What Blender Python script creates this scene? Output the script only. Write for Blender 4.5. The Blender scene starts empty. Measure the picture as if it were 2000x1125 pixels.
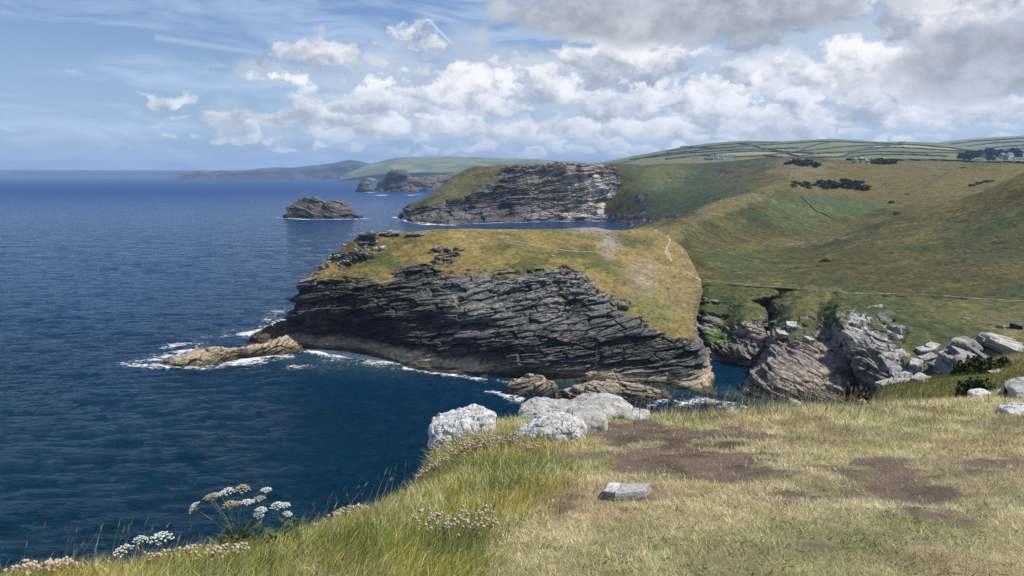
import bpy, bmesh, math, random
import numpy as np
from mathutils import Vector
from mathutils.bvhtree import BVHTree

random.seed(7)
RNG = np.random.default_rng(11)
scene = bpy.context.scene
COL = scene.collection

# ------------------------------------------------------------------ camera
EYE = 60.0                      # metres above the sea
PITCH = math.atan(222.5 / 1500.0)
cam_data = bpy.data.cameras.new('camera')
cam_data.sensor_width = 36.0
cam_data.lens = 27.0
cam_data.clip_start = 0.1
cam_data.clip_end = 60000.0
cam = bpy.data.objects.new('camera', cam_data)
cam.location = (0, 0, EYE)
cam.rotation_euler = (math.pi / 2 - PITCH, 0, 0)
COL.objects.link(cam)
scene.camera = cam

# ------------------------------------------------------------------ exposure
vs = scene.view_settings
vs.view_transform = 'Standard'
vs.look = 'None'
vs.exposure = 0.22
vs.gamma = 1.0
scene.render.engine = 'CYCLES'
scene.cycles.use_denoising = True
scene.cycles.denoising_prefilter = 'NONE'
scene.cycles.use_adaptive_sampling = True
scene.cycles.adaptive_threshold = 0.02
scene.cycles.max_bounces = 5
scene.cycles.diffuse_bounces = 2
scene.cycles.glossy_bounces = 2
scene.cycles.transmission_bounces = 3
scene.cycles.transparent_max_bounces = 6
scene.cycles.volume_bounces = 0
scene.cycles.sample_clamp_indirect = 4.0
scene.cycles.sample_clamp_direct = 2.5

# ------------------------------------------------------------------ node expression helper
class E:
    """a shader value: wraps a socket (or a number) so that node maths reads as maths"""
    nt = None
    def __init__(self, s): self.s = s
    @staticmethod
    def m(op, a, b=None, c=None, clamp=False):
        n = E.nt.nodes.new('ShaderNodeMath'); n.operation = op; n.use_clamp = clamp
        for i, v in enumerate((a, b, c)):
            if v is None: continue
            if isinstance(v, E): E.nt.links.new(v.s, n.inputs[i])
            else: n.inputs[i].default_value = float(v)
        return E(n.outputs[0])
    def __add__(s, o): return E.m('ADD', s, o)
    __radd__ = __add__
    def __sub__(s, o): return E.m('SUBTRACT', s, o)
    def __rsub__(s, o): return E.m('SUBTRACT', o, s)
    def __mul__(s, o): return E.m('MULTIPLY', s, o)
    __rmul__ = __mul__
    def __truediv__(s, o): return E.m('DIVIDE', s, o)
    def __rtruediv__(s, o): return E.m('DIVIDE', o, s)
    def clamp(s): return E.m('ADD', s, 0.0, clamp=True)
    def max(s, o): return E.m('MAXIMUM', s, o)
    def min(s, o): return E.m('MINIMUM', s, o)
    def abs(s): return E.m('ABSOLUTE', s)
    def pow(s, o): return E.m('POWER', s, o)
def smooth(v, lo, hi, a=0.0, b=1.0):
    n = E.nt.nodes.new('ShaderNodeMapRange'); n.interpolation_type = 'SMOOTHSTEP'
    E.nt.links.new(v.s, n.inputs['Value'])
    for k, x in (('From Min', lo), ('From Max', hi), ('To Min', a), ('To Max', b)):
        n.inputs[k].default_value = x
    return E(n.outputs[0])
def vec(x, y, z):
    n = E.nt.nodes.new('ShaderNodeCombineXYZ')
    for i, v in enumerate((x, y, z)):
        if isinstance(v, E): E.nt.links.new(v.s, n.inputs[i])
        else: n.inputs[i].default_value = float(v)
    return E(n.outputs[0])
def noise(v, scale, detail=5, rough=0.55, dist=0.0, lac=2.0, d2=False):
    n = E.nt.nodes.new('ShaderNodeTexNoise')
    if d2: n.noise_dimensions = '2D'
    n.inputs['Scale'].default_value = scale; n.inputs['Detail'].default_value = detail
    n.inputs['Roughness'].default_value = rough; n.inputs['Distortion'].default_value = dist
    n.inputs['Lacunarity'].default_value = lac
    if v is not None: E.nt.links.new(v.s, n.inputs['Vector'])
    return E(n.outputs['Fac'])
def rgb(c):
    n = E.nt.nodes.new('ShaderNodeRGB'); n.outputs[0].default_value = (*c, 1); return E(n.outputs[0])
def mixc(f, a, b, mode='MIX'):
    n = E.nt.nodes.new('ShaderNodeMix'); n.data_type = 'RGBA'; n.blend_type = mode
    for k, v in ((0, f), (6, a), (7, b)):
        if isinstance(v, E): E.nt.links.new(v.s, n.inputs[k])
        elif k == 0: n.inputs[k].default_value = float(v)
        else: n.inputs[k].default_value = (*v, 1)
    return E(n.outputs[2])
def sep(v):
    n = E.nt.nodes.new('ShaderNodeSeparateXYZ'); E.nt.links.new(v.s, n.inputs[0])
    return E(n.outputs[0]), E(n.outputs[1]), E(n.outputs[2])

# ------------------------------------------------------------------ sun + sky
SUN_EL, SUN_AZ = math.radians(52), math.radians(85)      # azimuth from +Y towards +X
sun_dir = Vector((math.cos(SUN_EL) * math.sin(SUN_AZ), math.cos(SUN_EL) * math.cos(SUN_AZ), math.sin(SUN_EL)))
sun_data = bpy.data.lights.new('sun', 'SUN')
sun_data.energy = 5.0
sun_data.angle = math.radians(0.53)
sun_data.color = (1.0, 0.955, 0.88)
sun = bpy.data.objects.new('sun', sun_data)
sun.rotation_euler = (-sun_dir).to_track_quat('-Z', 'Y').to_euler()
COL.objects.link(sun)

def ray(px, py):
    c, s = (px - 1000) / 1500.0, (562.5 - py) / 1500.0
    y = math.cos(PITCH) + s * math.sin(PITCH)
    z = -math.sin(PITCH) + s * math.cos(PITCH)
    return c / y, z / y
def at(px, py, Y):
    a, b = ray(px, py); return np.array((a * Y, Y, EYE + b * Y))
def lev(px, py, z=0.0):
    a, b = ray(px, py); Y = (z - EYE) / b; return np.array((a * Y, Y, z))
def azel(px, py):
    a, b = ray(px, py); return math.atan(a), math.atan2(b, math.hypot(1, a))

SKY_STRENGTH = 0.088
def build_world():
    w = bpy.data.worlds.new('World'); scene.world = w; w.use_nodes = True
    nt = w.node_tree; nt.nodes.clear(); E.nt = nt
    out = nt.nodes.new('ShaderNodeOutputWorld'); bg = nt.nodes.new('ShaderNodeBackground')
    nt.links.new(bg.outputs[0], out.inputs[0])
    sky = nt.nodes.new('ShaderNodeTexSky'); sky.sky_type = 'NISHITA'; sky.sun_disc = False
    sky.sun_elevation = SUN_EL; sky.sun_rotation = SUN_AZ
    sky.altitude = 60; sky.air_density = 1.0; sky.dust_density = 0.6; sky.ozone_density = 2.0
    tc = nt.nodes.new('ShaderNodeTexCoord')
    x, y, z = sep(E(tc.outputs['Generated']))
    az = E.m('ARCTAN2', x, y)
    el = E.m('ARCSINE', z)
    elp = el.max(0.0)
    def gauss(px, py, rx, ry):
        a0, e0 = azel(px, py); dx = (az - a0) * (1500.0 / rx); dy = (el - e0) * (1500.0 / ry)
        return E.m('EXPONENT', (dx * dx + dy * dy) * -1.0), dy
    # ---- how thickly the cumulus stand: a bank over the land, open sky over the sea
    cov = None
    for px, py, rx, ry, wt in [(1750, 130, 560, 170, 1.0), (1000, 170, 430, 105, 1.0), (1350, 250, 700, 75, .95), (700, 235, 330, 62, .85), (560, 140, 130, 34, .72), (1330, 40, 400, 70, .9)]:
        g = gauss(px, py, rx, ry)[0] * wt
        cov = g if cov is None else cov.max(g)
    rnd = noise(vec(x, y, z * 1.8), 2.2, 2, 0.5)          # outside the picture broken cloud goes on, thinned to cut the fill light
    aside = smooth(az.abs(), 0.66, 0.85).max(smooth(el, 0.24, 0.34))
    cov = cov.max(aside * smooth(rnd, 0.50, 0.72))
    wn = noise(vec(az, el * 1.3, 0), 16.0, 7, 0.60, 0.0, d2=True); wn2 = noise(vec(az + 5.0, el * 1.3 + 2.0, 0), 16.0, 7, 0.60, 0.0, d2=True)
    fine = noise(vec(az + 9.0, el * 1.5, 0), 34.0, 5, 0.6, 0.3, d2=True)
    def cumulus(su, sv, warp, ox, grow, k_base, sharp):
        """one tier of heaps: every Voronoi cell holds one cloud with a domed top and a flatter foot"""
        u = az * su + (wn - .5) * warp + ox; v = el * sv + (wn2 - .5) * warp + ox * .37
        t = nt.nodes.new('ShaderNodeTexVoronoi'); t.voronoi_dimensions = '2D'; t.feature = 'F1'; t.inputs['Scale'].default_value = 1.0; t.inputs['Randomness'].default_value = .9
        nt.links.new(vec(u, v, 0).s, t.inputs['Vector'])
        qx, qy, _ = sep(E(t.outputs['Position'])); cr, cg, cb = sep(E(t.outputs['Color']))
        lx = u - qx; ly = v - qy + .12
        low = ly.min(0.0) * k_base + ly.max(0.0)
        r = E.m('SQRT', lx * lx * .72 + low * low)
        body = cr * .30 + .23 + (cov - .55) * grow - r
        te = nt.nodes.new('ShaderNodeTexVoronoi'); te.voronoi_dimensions = '2D'; te.feature = 'DISTANCE_TO_EDGE'; te.inputs['Scale'].default_value = 1.0; te.inputs['Randomness'].default_value = .9
        nt.links.new(vec(u, v, 0).s, te.inputs['Vector'])
        dens = smooth(body, 0.0, sharp) * smooth(E(te.outputs['Distance']), 0.005, 0.11)
        lit = ly * .95 + lx * .42 + (fine - .5) * 1.1 + (wn - .5) * .7 + .27 + cg * .16
        return dens, smooth(lit, -.12, .92), body
    shade_c, light_c, far_c = (0.31, 0.35, 0.42), (0.93, 0.935, 0.945), (0.50, 0.585, 0.715)
    tiers = []
    for su, sv, warp, ox, grow, kb, sharp, lo, hi, fade in [(24, 52, 1.5, 2.3, .75, 1.7, .20, (-.01, .02), (.055, .085), .62), (21, 46, 1.5, 12.6, .75, 1.7, .20, (.0, .03), (.06, .09), .52), (12, 25, 1.25, 7.7, .8, 1.8, .16, (.035, .055), (.10, .14), .36), (10.5, 21, 1.2, 15.2, .8, 1.8, .16, (.045, .065), (.12, .16), .28), (5.2, 10.5, 1.0, 4.1, .85, 1.7, .13, (.085, .11), (3, 4), .10)]:
        d, l, b = cumulus(su, sv, warp, ox, grow, kb, sharp)
        win = smooth(el, *lo) * smooth(el, *hi, 1, 0)
        c = mixc(l, shade_c, light_c)
        tiers.append((d * win, mixc(fade, c, far_c)))
    veil = smooth(cov + (wn - .5) * 1.1, .30, .85) * smooth(el, .0, .02) * smooth(el, .26, .4, 1, 0)
    veil_c = mixc(smooth(el, .02, .16), (.47, .55, .67), (.50, .555, .64))
    # ---- the heavy grey deck at the top of the picture and its fellow at the right
    dk, _ = gauss(1330, 22, 400, 64); dk2, _ = gauss(1960, 120, 230, 75)
    deck = smooth(dk.max(dk2 * .85) * 1.15 + (wn - .5) * .9 + (fine - .5) * .2, .38, .72)
    deck_c = mixc(smooth(wn * .85 + fine * .15, .32, .70), (.285, .31, .355), (.50, .53, .58))
    # ---- thin high cirrus in bands
    warp = noise(vec(az * 1.4, el * 4, 1.3), 3.0, 3, 0.5, d2=True)
    ci = noise(vec(az * 1.2 + warp * .25, el * 9.0 + warp * .5 + az * .5, 5.0), 3.2, 5, 0.6, d2=True)
    cm = smooth(ci, 0.42, 0.74) * 0.42
    # ---- vapour trails
    def trail(p, q, wpx, amt):
        a0, e0 = azel(*p); a1, e1 = azel(*q)
        L = math.hypot(a1 - a0, e1 - e0); ux, uy = (a1 - a0) / L, (e1 - e0) / L
        t = (az - a0) * ux + (el - e0) * uy; d = (az - a0) * (-uy) + (el - e0) * ux
        dd = d * (1500.0 / wpx)
        m = E.m('EXPONENT', dd * dd * -1.0) * smooth(t, -.002, .004) * smooth(t, L - .006, L + .003, 1, 0)
        return m * amt
    tr = trail((834, 36), (884, 86), 2.2, .8).max(trail((300, 72), (520, 105), 5, .28)).max(trail((520, 105), (655, 123), 3, .45))
    base = E(sky.outputs[0])
    sm = nt.nodes.new('ShaderNodeMix'); sm.data_type = 'RGBA'; sm.blend_type = 'MULTIPLY'; sm.inputs[0].default_value = 1
    nt.links.new(base.s, sm.inputs[6]); sm.inputs[7].default_value = (SKY_STRENGTH * 0.86, SKY_STRENGTH * 0.93, SKY_STRENGTH * 1.12, 1)
    base = E(sm.outputs[2])
    base = mixc(smooth(el, 0.0, 0.14, 0.6, 0.0), base, (0.25, 0.40, 0.71))
    col = mixc(cm.max(tr), base, (0.60, 0.71, 0.90))
    col = mixc(veil * .8, col, veil_c)
    for d, c in tiers: col = mixc(d, col, c)
    col = mixc(deck * .93, col, deck_c)
    nt.links.new(col.s, bg.inputs[0]); bg.inputs[1].default_value = 1.0
    w.cycles.sampling_method = 'MANUAL'; w.cycles.sample_map_resolution = 256
build_world()

# ------------------------------------------------------------------ noise in numpy
def _h(ix, iy, iz, seed):
    h = (ix.astype(np.uint32) * np.uint32(374761393) + iy.astype(np.uint32) * np.uint32(668265263)
         + iz.astype(np.uint32) * np.uint32(2147483647 - 98) + np.uint32(seed * 7919 + 13))
    h = (h ^ (h >> np.uint32(13))) * np.uint32(1274126177)
    h = (h ^ (h >> np.uint32(16))) * np.uint32(2246822519)
    return (h ^ (h >> np.uint32(15)))
def _f(h): return h.astype(np.float64) / 4294967295.0
def vnoise(p, seed=0):
    i = np.floor(p).astype(np.int64); f = p - i
    u = f * f * f * (f * (f * 6 - 15) + 10)
    r = 0
    for dx in (0, 1):
        wx = u[:, 0] if dx else 1 - u[:, 0]
        for dy in (0, 1):
            wy = u[:, 1] if dy else 1 - u[:, 1]
            for dz in (0, 1):
                wz = u[:, 2] if dz else 1 - u[:, 2]
                r = r + wx * wy * wz * _f(_h(i[:, 0] + dx, i[:, 1] + dy, i[:, 2] + dz, seed))
    return r * 2 - 1
def fbm(p, oct=4, seed=0, gain=0.5):
    a, r, t = 1.0, 0, 0
    for k in range(oct):
        r = r + a * vnoise(p * (2.03 ** k) + 17.3 * k, seed + k); t += a; a *= gain
    return r / t
def cells(p, seed=0, jit=0.9):
    """Voronoi: F1, F2 and a random number of the nearest cell"""
    i = np.floor(p).astype(np.int64); f = p - i
    n = len(p); F1 = np.full(n, 9.0); F2 = np.full(n, 9.0); ID = np.zeros(n)
    for dx in (-1, 0, 1):
        for dy in (-1, 0, 1):
            for dz in (-1, 0, 1):
                h = _h(i[:, 0] + dx, i[:, 1] + dy, i[:, 2] + dz, seed)
                rx = _f(h); ry = _f((h * np.uint32(747796405)) ^ np.uint32(2891336453)); rz = _f(h * np.uint32(277803737) + np.uint32(77))
                d = (dx + .5 + (rx - .5) * jit - f[:, 0]) ** 2 + (dy + .5 + (ry - .5) * jit - f[:, 1]) ** 2 + (dz + .5 + (rz - .5) * jit - f[:, 2]) ** 2
                near = d < F1
                F2 = np.where(near, F1, np.minimum(F2, d)); ID = np.where(near, _f(h * np.uint32(362437) + np.uint32(5)), ID); F1 = np.where(near, d, F1)
    return np.sqrt(F1), np.sqrt(F2), ID
def sstep(x, a, b):
    t = np.clip((x - a) / (b - a), 0, 1); return t * t * (3 - 2 * t)
def mixv(a, b, t):
    return np.asarray(a) * (1 - t)[:, None] + np.asarray(b) * t[:, None]

# ------------------------------------------------------------------ mesh helpers
def mesh_grid(name, V, nu, nv, mat=None, cols=None, smooth_shade=True, extra=None, flip=False):
    """V: (nu*nv,3) with v fastest"""
    idx = np.arange(nu * nv).reshape(nu, nv)
    q = np.stack([idx[:-1, :-1], idx[1:, :-1], idx[1:, 1:], idx[:-1, 1:]], -1).reshape(-1, 4)
    if flip: q = q[:, ::-1]
    return mesh_raw(name, V, q, mat, cols, smooth_shade, extra)
def mesh_raw(name, V, faces, mat=None, cols=None, smooth_shade=True, extra=None):
    me = bpy.data.meshes.new(name)
    V = np.asarray(V, dtype=np.float32); faces = np.asarray(faces, dtype=np.int32)
    k = faces.shape[1]
    me.vertices.add(len(V)); me.vertices.foreach_set('co', V.ravel())
    me.loops.add(faces.size); me.loops.foreach_set('vertex_index', faces.ravel())
    me.polygons.add(len(faces)); me.polygons.foreach_set('loop_start', np.arange(len(faces), dtype=np.int32) * k)
    me.update(calc_edges=True)
    me.polygons.foreach_set('use_smooth', np.full(len(faces), smooth_shade))
    if cols is not None:
        at_ = me.color_attributes.new('Col', 'FLOAT_COLOR', 'POINT')
        c4 = np.ones((len(V), 4), dtype=np.float32); c4[:, :3] = cols
        at_.data.foreach_set('color', c4.ravel())
    for kx, arr in (extra or {}).items():
        a2 = me.attributes.new(kx, 'FLOAT', 'POINT'); a2.data.foreach_set('value', np.asarray(arr, dtype=np.float32))
    if mat: me.materials.append(mat)
    return me
def add(name, me, parent=None, loc=None, **props):
    o = bpy.data.objects.new(name, me); COL.objects.link(o)
    if parent: o.parent = parent
    if loc is not None: o.location = loc
    for k, v in props.items(): o[k] = v
    return o
def thing(name, label, cat, loc=(0, 0, 0), group=None):
    o = bpy.data.objects.new(name, None); COL.objects.link(o); o.location = loc
    o['label'] = label; o['category'] = cat
    if group: o['group'] = group
    return o
def grid_normals(V, nu, nv):
    P = V.reshape(nu, nv, 3); du = np.gradient(P, axis=0); dv = np.gradient(P, axis=1)
    n = np.cross(du, dv).reshape(-1, 3); n /= np.linalg.norm(n, axis=1)[:, None] + 1e-9
    return n
def catmull(ctrl, axis, m, tension=0.42, weights=None):
    """resample control array along axis to m samples"""
    C = np.moveaxis(np.asarray(ctrl, float), axis, 0); n = len(C)
    if weights is None: t = np.linspace(0, n - 1, m)
    else:
        cw = np.concatenate([[0], np.cumsum(weights)]); t = np.interp(np.linspace(0, cw[-1], m), cw, np.arange(n))
    i = np.clip(np.floor(t).astype(int), 0, n - 2); f = t - i
    sh = (m,) + (1,) * (C.ndim - 1); f = f.reshape(sh)
    p0, p1, p2, p3 = C[np.clip(i - 1, 0, n - 1)], C[i], C[i + 1], C[np.clip(i + 2, 0, n - 1)]
    m1, m2 = tension * (p2 - p0), tension * (p3 - p1)
    f2, f3 = f * f, f * f * f
    R = (2 * f3 - 3 * f2 + 1) * p1 + (f3 - 2 * f2 + f) * m1 + (-2 * f3 + 3 * f2) * p2 + (f3 - f2) * m2
    return np.moveaxis(R, 0, axis)
def tps_fit(X, z, lam=1e-4):
    n = len(X); d = np.linalg.norm(X[:, None] - X[None], axis=2); K = np.where(d > 0, d * d * np.log(d + 1e-12), 0) + lam * np.eye(n)
    Pm = np.hstack([np.ones((n, 1)), X]); A = np.zeros((n + 3, n + 3)); A[:n, :n] = K; A[:n, n:] = Pm; A[n:, :n] = Pm.T
    sol = np.linalg.solve(A, np.concatenate([z, np.zeros(3)]))
    def f(Q):
        out = np.zeros(len(Q))
        for s in range(0, len(Q), 40000):
            q = Q[s:s + 40000]; d = np.linalg.norm(q[:, None] - X[None], axis=2)
            out[s:s + 40000] = np.where(d > 0, d * d * np.log(d + 1e-12), 0) @ sol[:n] + sol[n] + q @ sol[n + 1:]
        return out
    return f
def seg_dist(P, line):
    """distance in plan from points P(n,2) to a polyline"""
    best = np.full(len(P), 1e9)
    for a, b in zip(line[:-1], line[1:]):
        a = np.asarray(a[:2]); b = np.asarray(b[:2]); ab = b - a
        t = np.clip(((P - a) @ ab) / (ab @ ab + 1e-9), 0, 1)
        d = np.linalg.norm(P - a - t[:, None] * ab, axis=1); best = np.minimum(best, d)
    return best
def project(V):
    """picture position of world points, for laying out colour zones by hand"""
    x, y, z = V[:, 0], V[:, 1], V[:, 2] - EYE
    dep = y * math.cos(PITCH) - z * math.sin(PITCH); up = y * math.sin(PITCH) + z * math.cos(PITCH)
    return 1000 + 1500 * x / dep, 562.5 - 1500 * up / dep

# ------------------------------------------------------------------ materials
def new_mat(name):
    m = bpy.data.materials.new(name); m.use_nodes = True
    nt = m.node_tree; nt.nodes.clear(); E.nt = nt
    out = nt.nodes.new('ShaderNodeOutputMaterial'); b = nt.nodes.new('ShaderNodeBsdfPrincipled')
    nt.links.new(b.outputs[0], out.inputs[0])
    b.inputs['Specular IOR Level'].default_value = 0.25
    return m, nt, b
def attr(name):
    n = E.nt.nodes.new('ShaderNodeAttribute'); n.attribute_name = name; return n
def pos():
    return E(E.nt.nodes.new('ShaderNodeNewGeometry').outputs['Position'])
def bump(b, h, strength, dist):
    n = E.nt.nodes.new('ShaderNodeBump'); n.inputs['Strength'].default_value = strength; n.inputs['Distance'].default_value = dist
    E.nt.links.new(h.s, n.inputs['Height']); E.nt.links.new(n.outputs[0], b.inputs['Normal'])
def terrain_mat(name, s1, s2, amt=0.5, bstr=0.6, bdist=0.3, rough=0.9, strata=None):
    """vertex colour, broken up by two scales of noise with matching relief"""
    m, nt, b = new_mat(name)
    p = pos(); c = E(attr('Col').outputs['Color'])
    n1 = noise(p, s1, 6, 0.65); n2 = noise(p, s2, 4, 0.6)
    if strata:
        x, y, z = sep(p); n3 = noise(vec(x * .22, y * .22, (z - x * strata) * 3.0), s1 * 1.1, 5, 0.62, .3); n2 = n2 * .45 + n3 * .8 - .12
    f = (n1 - 0.5) * (amt * 2.4) + (n2 - 0.5) * (amt * 1.6) + 1.0
    k = E.nt.nodes.new('ShaderNodeVectorMath'); k.operation = 'SCALE'
    nt.links.new(c.s, k.inputs[0]); nt.links.new(f.max(0.15).s, k.inputs['Scale'])
    nt.links.new(k.outputs[0], b.inputs['Base Color'])
    b.inputs['Roughness'].default_value = rough
    bump(b, n1 + n2 * 0.6, bstr, bdist)
    return m
def plain_mat(name, c, rough=0.7, s=0, amt=0.3, bstr=0.0, bdist=0.01, spec=0.25, trans=0.0):
    m, nt, b = new_mat(name)
    b.inputs['Specular IOR Level'].default_value = spec
    b.inputs['Roughness'].default_value = rough
    if s:
        tc = nt.nodes.new('ShaderNodeTexCoord'); n1 = noise(E(tc.outputs['Object']), s, 5, 0.6)
        col = mixc(n1, tuple(x * (1 - amt) for x in c), tuple(min(1, x * (1 + amt)) for x in c))
        nt.links.new(col.s, b.inputs['Base Color'])
        if bstr: bump(b, n1, bstr, bdist)
    else: b.inputs['Base Color'].default_value = (*c, 1)
    if trans:
        t = nt.nodes.new('ShaderNodeBsdfTranslucent'); mx = nt.nodes.new('ShaderNodeMixShader'); mx.inputs[0].default_value = trans
        if s: nt.links.new(col.s, t.inputs[0])
        else: t.inputs[0].default_value = (*c, 1)
        nt.links.new(b.outputs[0], mx.inputs[1]); nt.links.new(t.outputs[0], mx.inputs[2])
        nt.links.new(mx.outputs[0], nt.nodes['Material Output'].inputs[0])
    return m
MAT_MID = terrain_mat('terrain_mid', 0.7, 2.6, 1.15, 1.0, 0.45, strata=0.17)
MAT_FAR = terrain_mat('terrain_far', 0.09, 0.35, 0.7, 0.7, 2.5)
MAT_VFAR = terrain_mat('terrain_very_far', 0.012, 0.05, 0.35, 0.5, 10)
# ================================================================== the setting
REG = []                                   # (name, V, px, py) of the terrain, to stand things on it
def register(name, V):
    px, py = project(V); REG.append((name, V, px, py))
def hit(px, py, only=None):
    """the terrain point seen at a picture position"""
    best = None
    for name, V, X, Y in REG:
        if only and name not in only: continue
        d2 = (X - px) ** 2 + (Y - py) ** 2
        for r in (2.0, 4.0, 8.0, 16.0, 32.0):
            s = np.where((d2 < r * r) & (V[:, 1] > 1))[0]
            if len(s): break
        if not len(s): continue
        dm = V[s, 1].min(); s = s[V[s, 1] < dm * 1.03]
        k = s[np.argmin(d2[s])]
        if best is None or V[k, 1] < best[1]: best = V[k]
    return None if best is None else np.array(best, float)

def rockify(V, N, mask, dip=(0.15, 0.0), sc=1.0, amp=1.0, seed=0, warp=2.2, buttress=2.2, flat=0.35):
    x, y, z = V.T
    n = z - dip[0] * x - dip[1] * y + fbm(V / (24 * sc), 3, seed) * warp * sc
    wx = fbm(V / (7 * sc), 3, seed + 8) * 1.2 * sc
    F1, F2, I1 = cells(np.stack([(x + wx) / (8 * sc), (y + wx) / (8 * sc), n / (1.7 * sc)], 1), seed + 1)
    c1 = 1 - sstep(F2 - F1, 0.01, 0.07)
    F1, F2, I2 = cells(np.stack([(x + wx * .4) / (3.0 * sc), y / (3.0 * sc), n / (0.5 * sc)], 1), seed + 2)
    c2 = 1 - sstep(F2 - F1, 0.02, 0.2)
    pa = sstep(fbm(V / (13 * sc), 3, seed + 9), -.35, .3)          # some faces stay smooth
    beds = vnoise(np.stack([x / (30 * sc), y / (30 * sc), n / (0.42 * sc)], 1), seed + 10) * .5 + vnoise(np.stack([x / (40 * sc), y / (40 * sc), n / (1.7 * sc)], 1), seed + 11) * .8
    d = ((I1 - .5) * 2.4 - c1 * 0.7 + ((I2 - .5) * 0.9 - c2 * 0.3) * (.3 + .7 * pa) + beds) * sc + fbm(V / (15 * sc), 3, seed + 3) * buttress * sc
    Nh = N.copy(); Nh[:, 2] *= flat; Nh /= np.linalg.norm(Nh, axis=1)[:, None] + 1e-6
    return V + Nh * (d * mask * amp)[:, None], I1, I2, np.maximum(c1 * .8, c2 * .45 * pa), n

SLATE = [(0.024, 0.024, 0.028), (0.062, 0.061, 0.063), (0.115, 0.098, 0.078), (0.27, 0.255, 0.23)]
def rock_colour(V, I1, I2, crack, n, N, pal=SLATE, seed=0, light=0.3, sc=1.0):
    k = np.clip(0.28 * I1 + 0.28 * I2 + 0.2 + 0.45 * fbm(V / (12 * sc), 4, seed + 30) + 0.22 * vnoise(np.stack([V[:, 0] / (25 * sc), V[:, 1] / (25 * sc), n / (.45 * sc)], 1), seed + 33), 0, 1)
    c = mixv(pal[0], pal[1], sstep(k, .1, .55)); c = mixv(c, pal[2], sstep(fbm(V / (16 * sc), 3, seed + 31), .0, .5) * .8)
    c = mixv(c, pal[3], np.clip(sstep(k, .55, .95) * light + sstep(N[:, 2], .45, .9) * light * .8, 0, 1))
    return mixv(c, np.array(pal[0]) * .7, crack * .5)
def grass_colour(V, sc=1.0, seed=0, dry=0.5, base=((0.085, 0.105, 0.030), (0.175, 0.160, 0.055), (0.215, 0.165, 0.080))):
    a = fbm(V / (26 * sc), 4, seed + 40); b = fbm(V * np.array((1, 1, .4)) / (5 * sc), 4, seed + 41)
    t = np.clip(dry + a * .8 + b * .45, 0, 1)
    c = mixv(base[0], base[1], sstep(t, .05, .6)); c = mixv(c, base[2], sstep(t, .55, 1.05))
    return c
TAN, WEED, LICHEN = (0.34, 0.27, 0.19), (0.060, 0.045, 0.020), (0.42, 0.40, 0.36)
def tide(c, V, N, hi=4.2, seed=0):
    """pale washed rock above the tide, dark weed below it"""
    z = V[:, 2] + fbm(V / 4, 3, seed + 50) * 1.1
    up = sstep(N[:, 2], 0.15, 0.6)
    c = mixv(c, TAN, (1 - sstep(z, hi - 1.2, hi + .8)) * (.35 + .6 * up))
    return mixv(c, WEED, (1 - sstep(z, 1.3, 2.2)) * .92)

def loft(cols, nu, nv, wu=None, wv=None, tension=.42):
    C = np.array(cols, float)
    return catmull(catmull(C, 0, nu, tension, wu), 1, nv, tension, wv).reshape(-1, 3)

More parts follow.
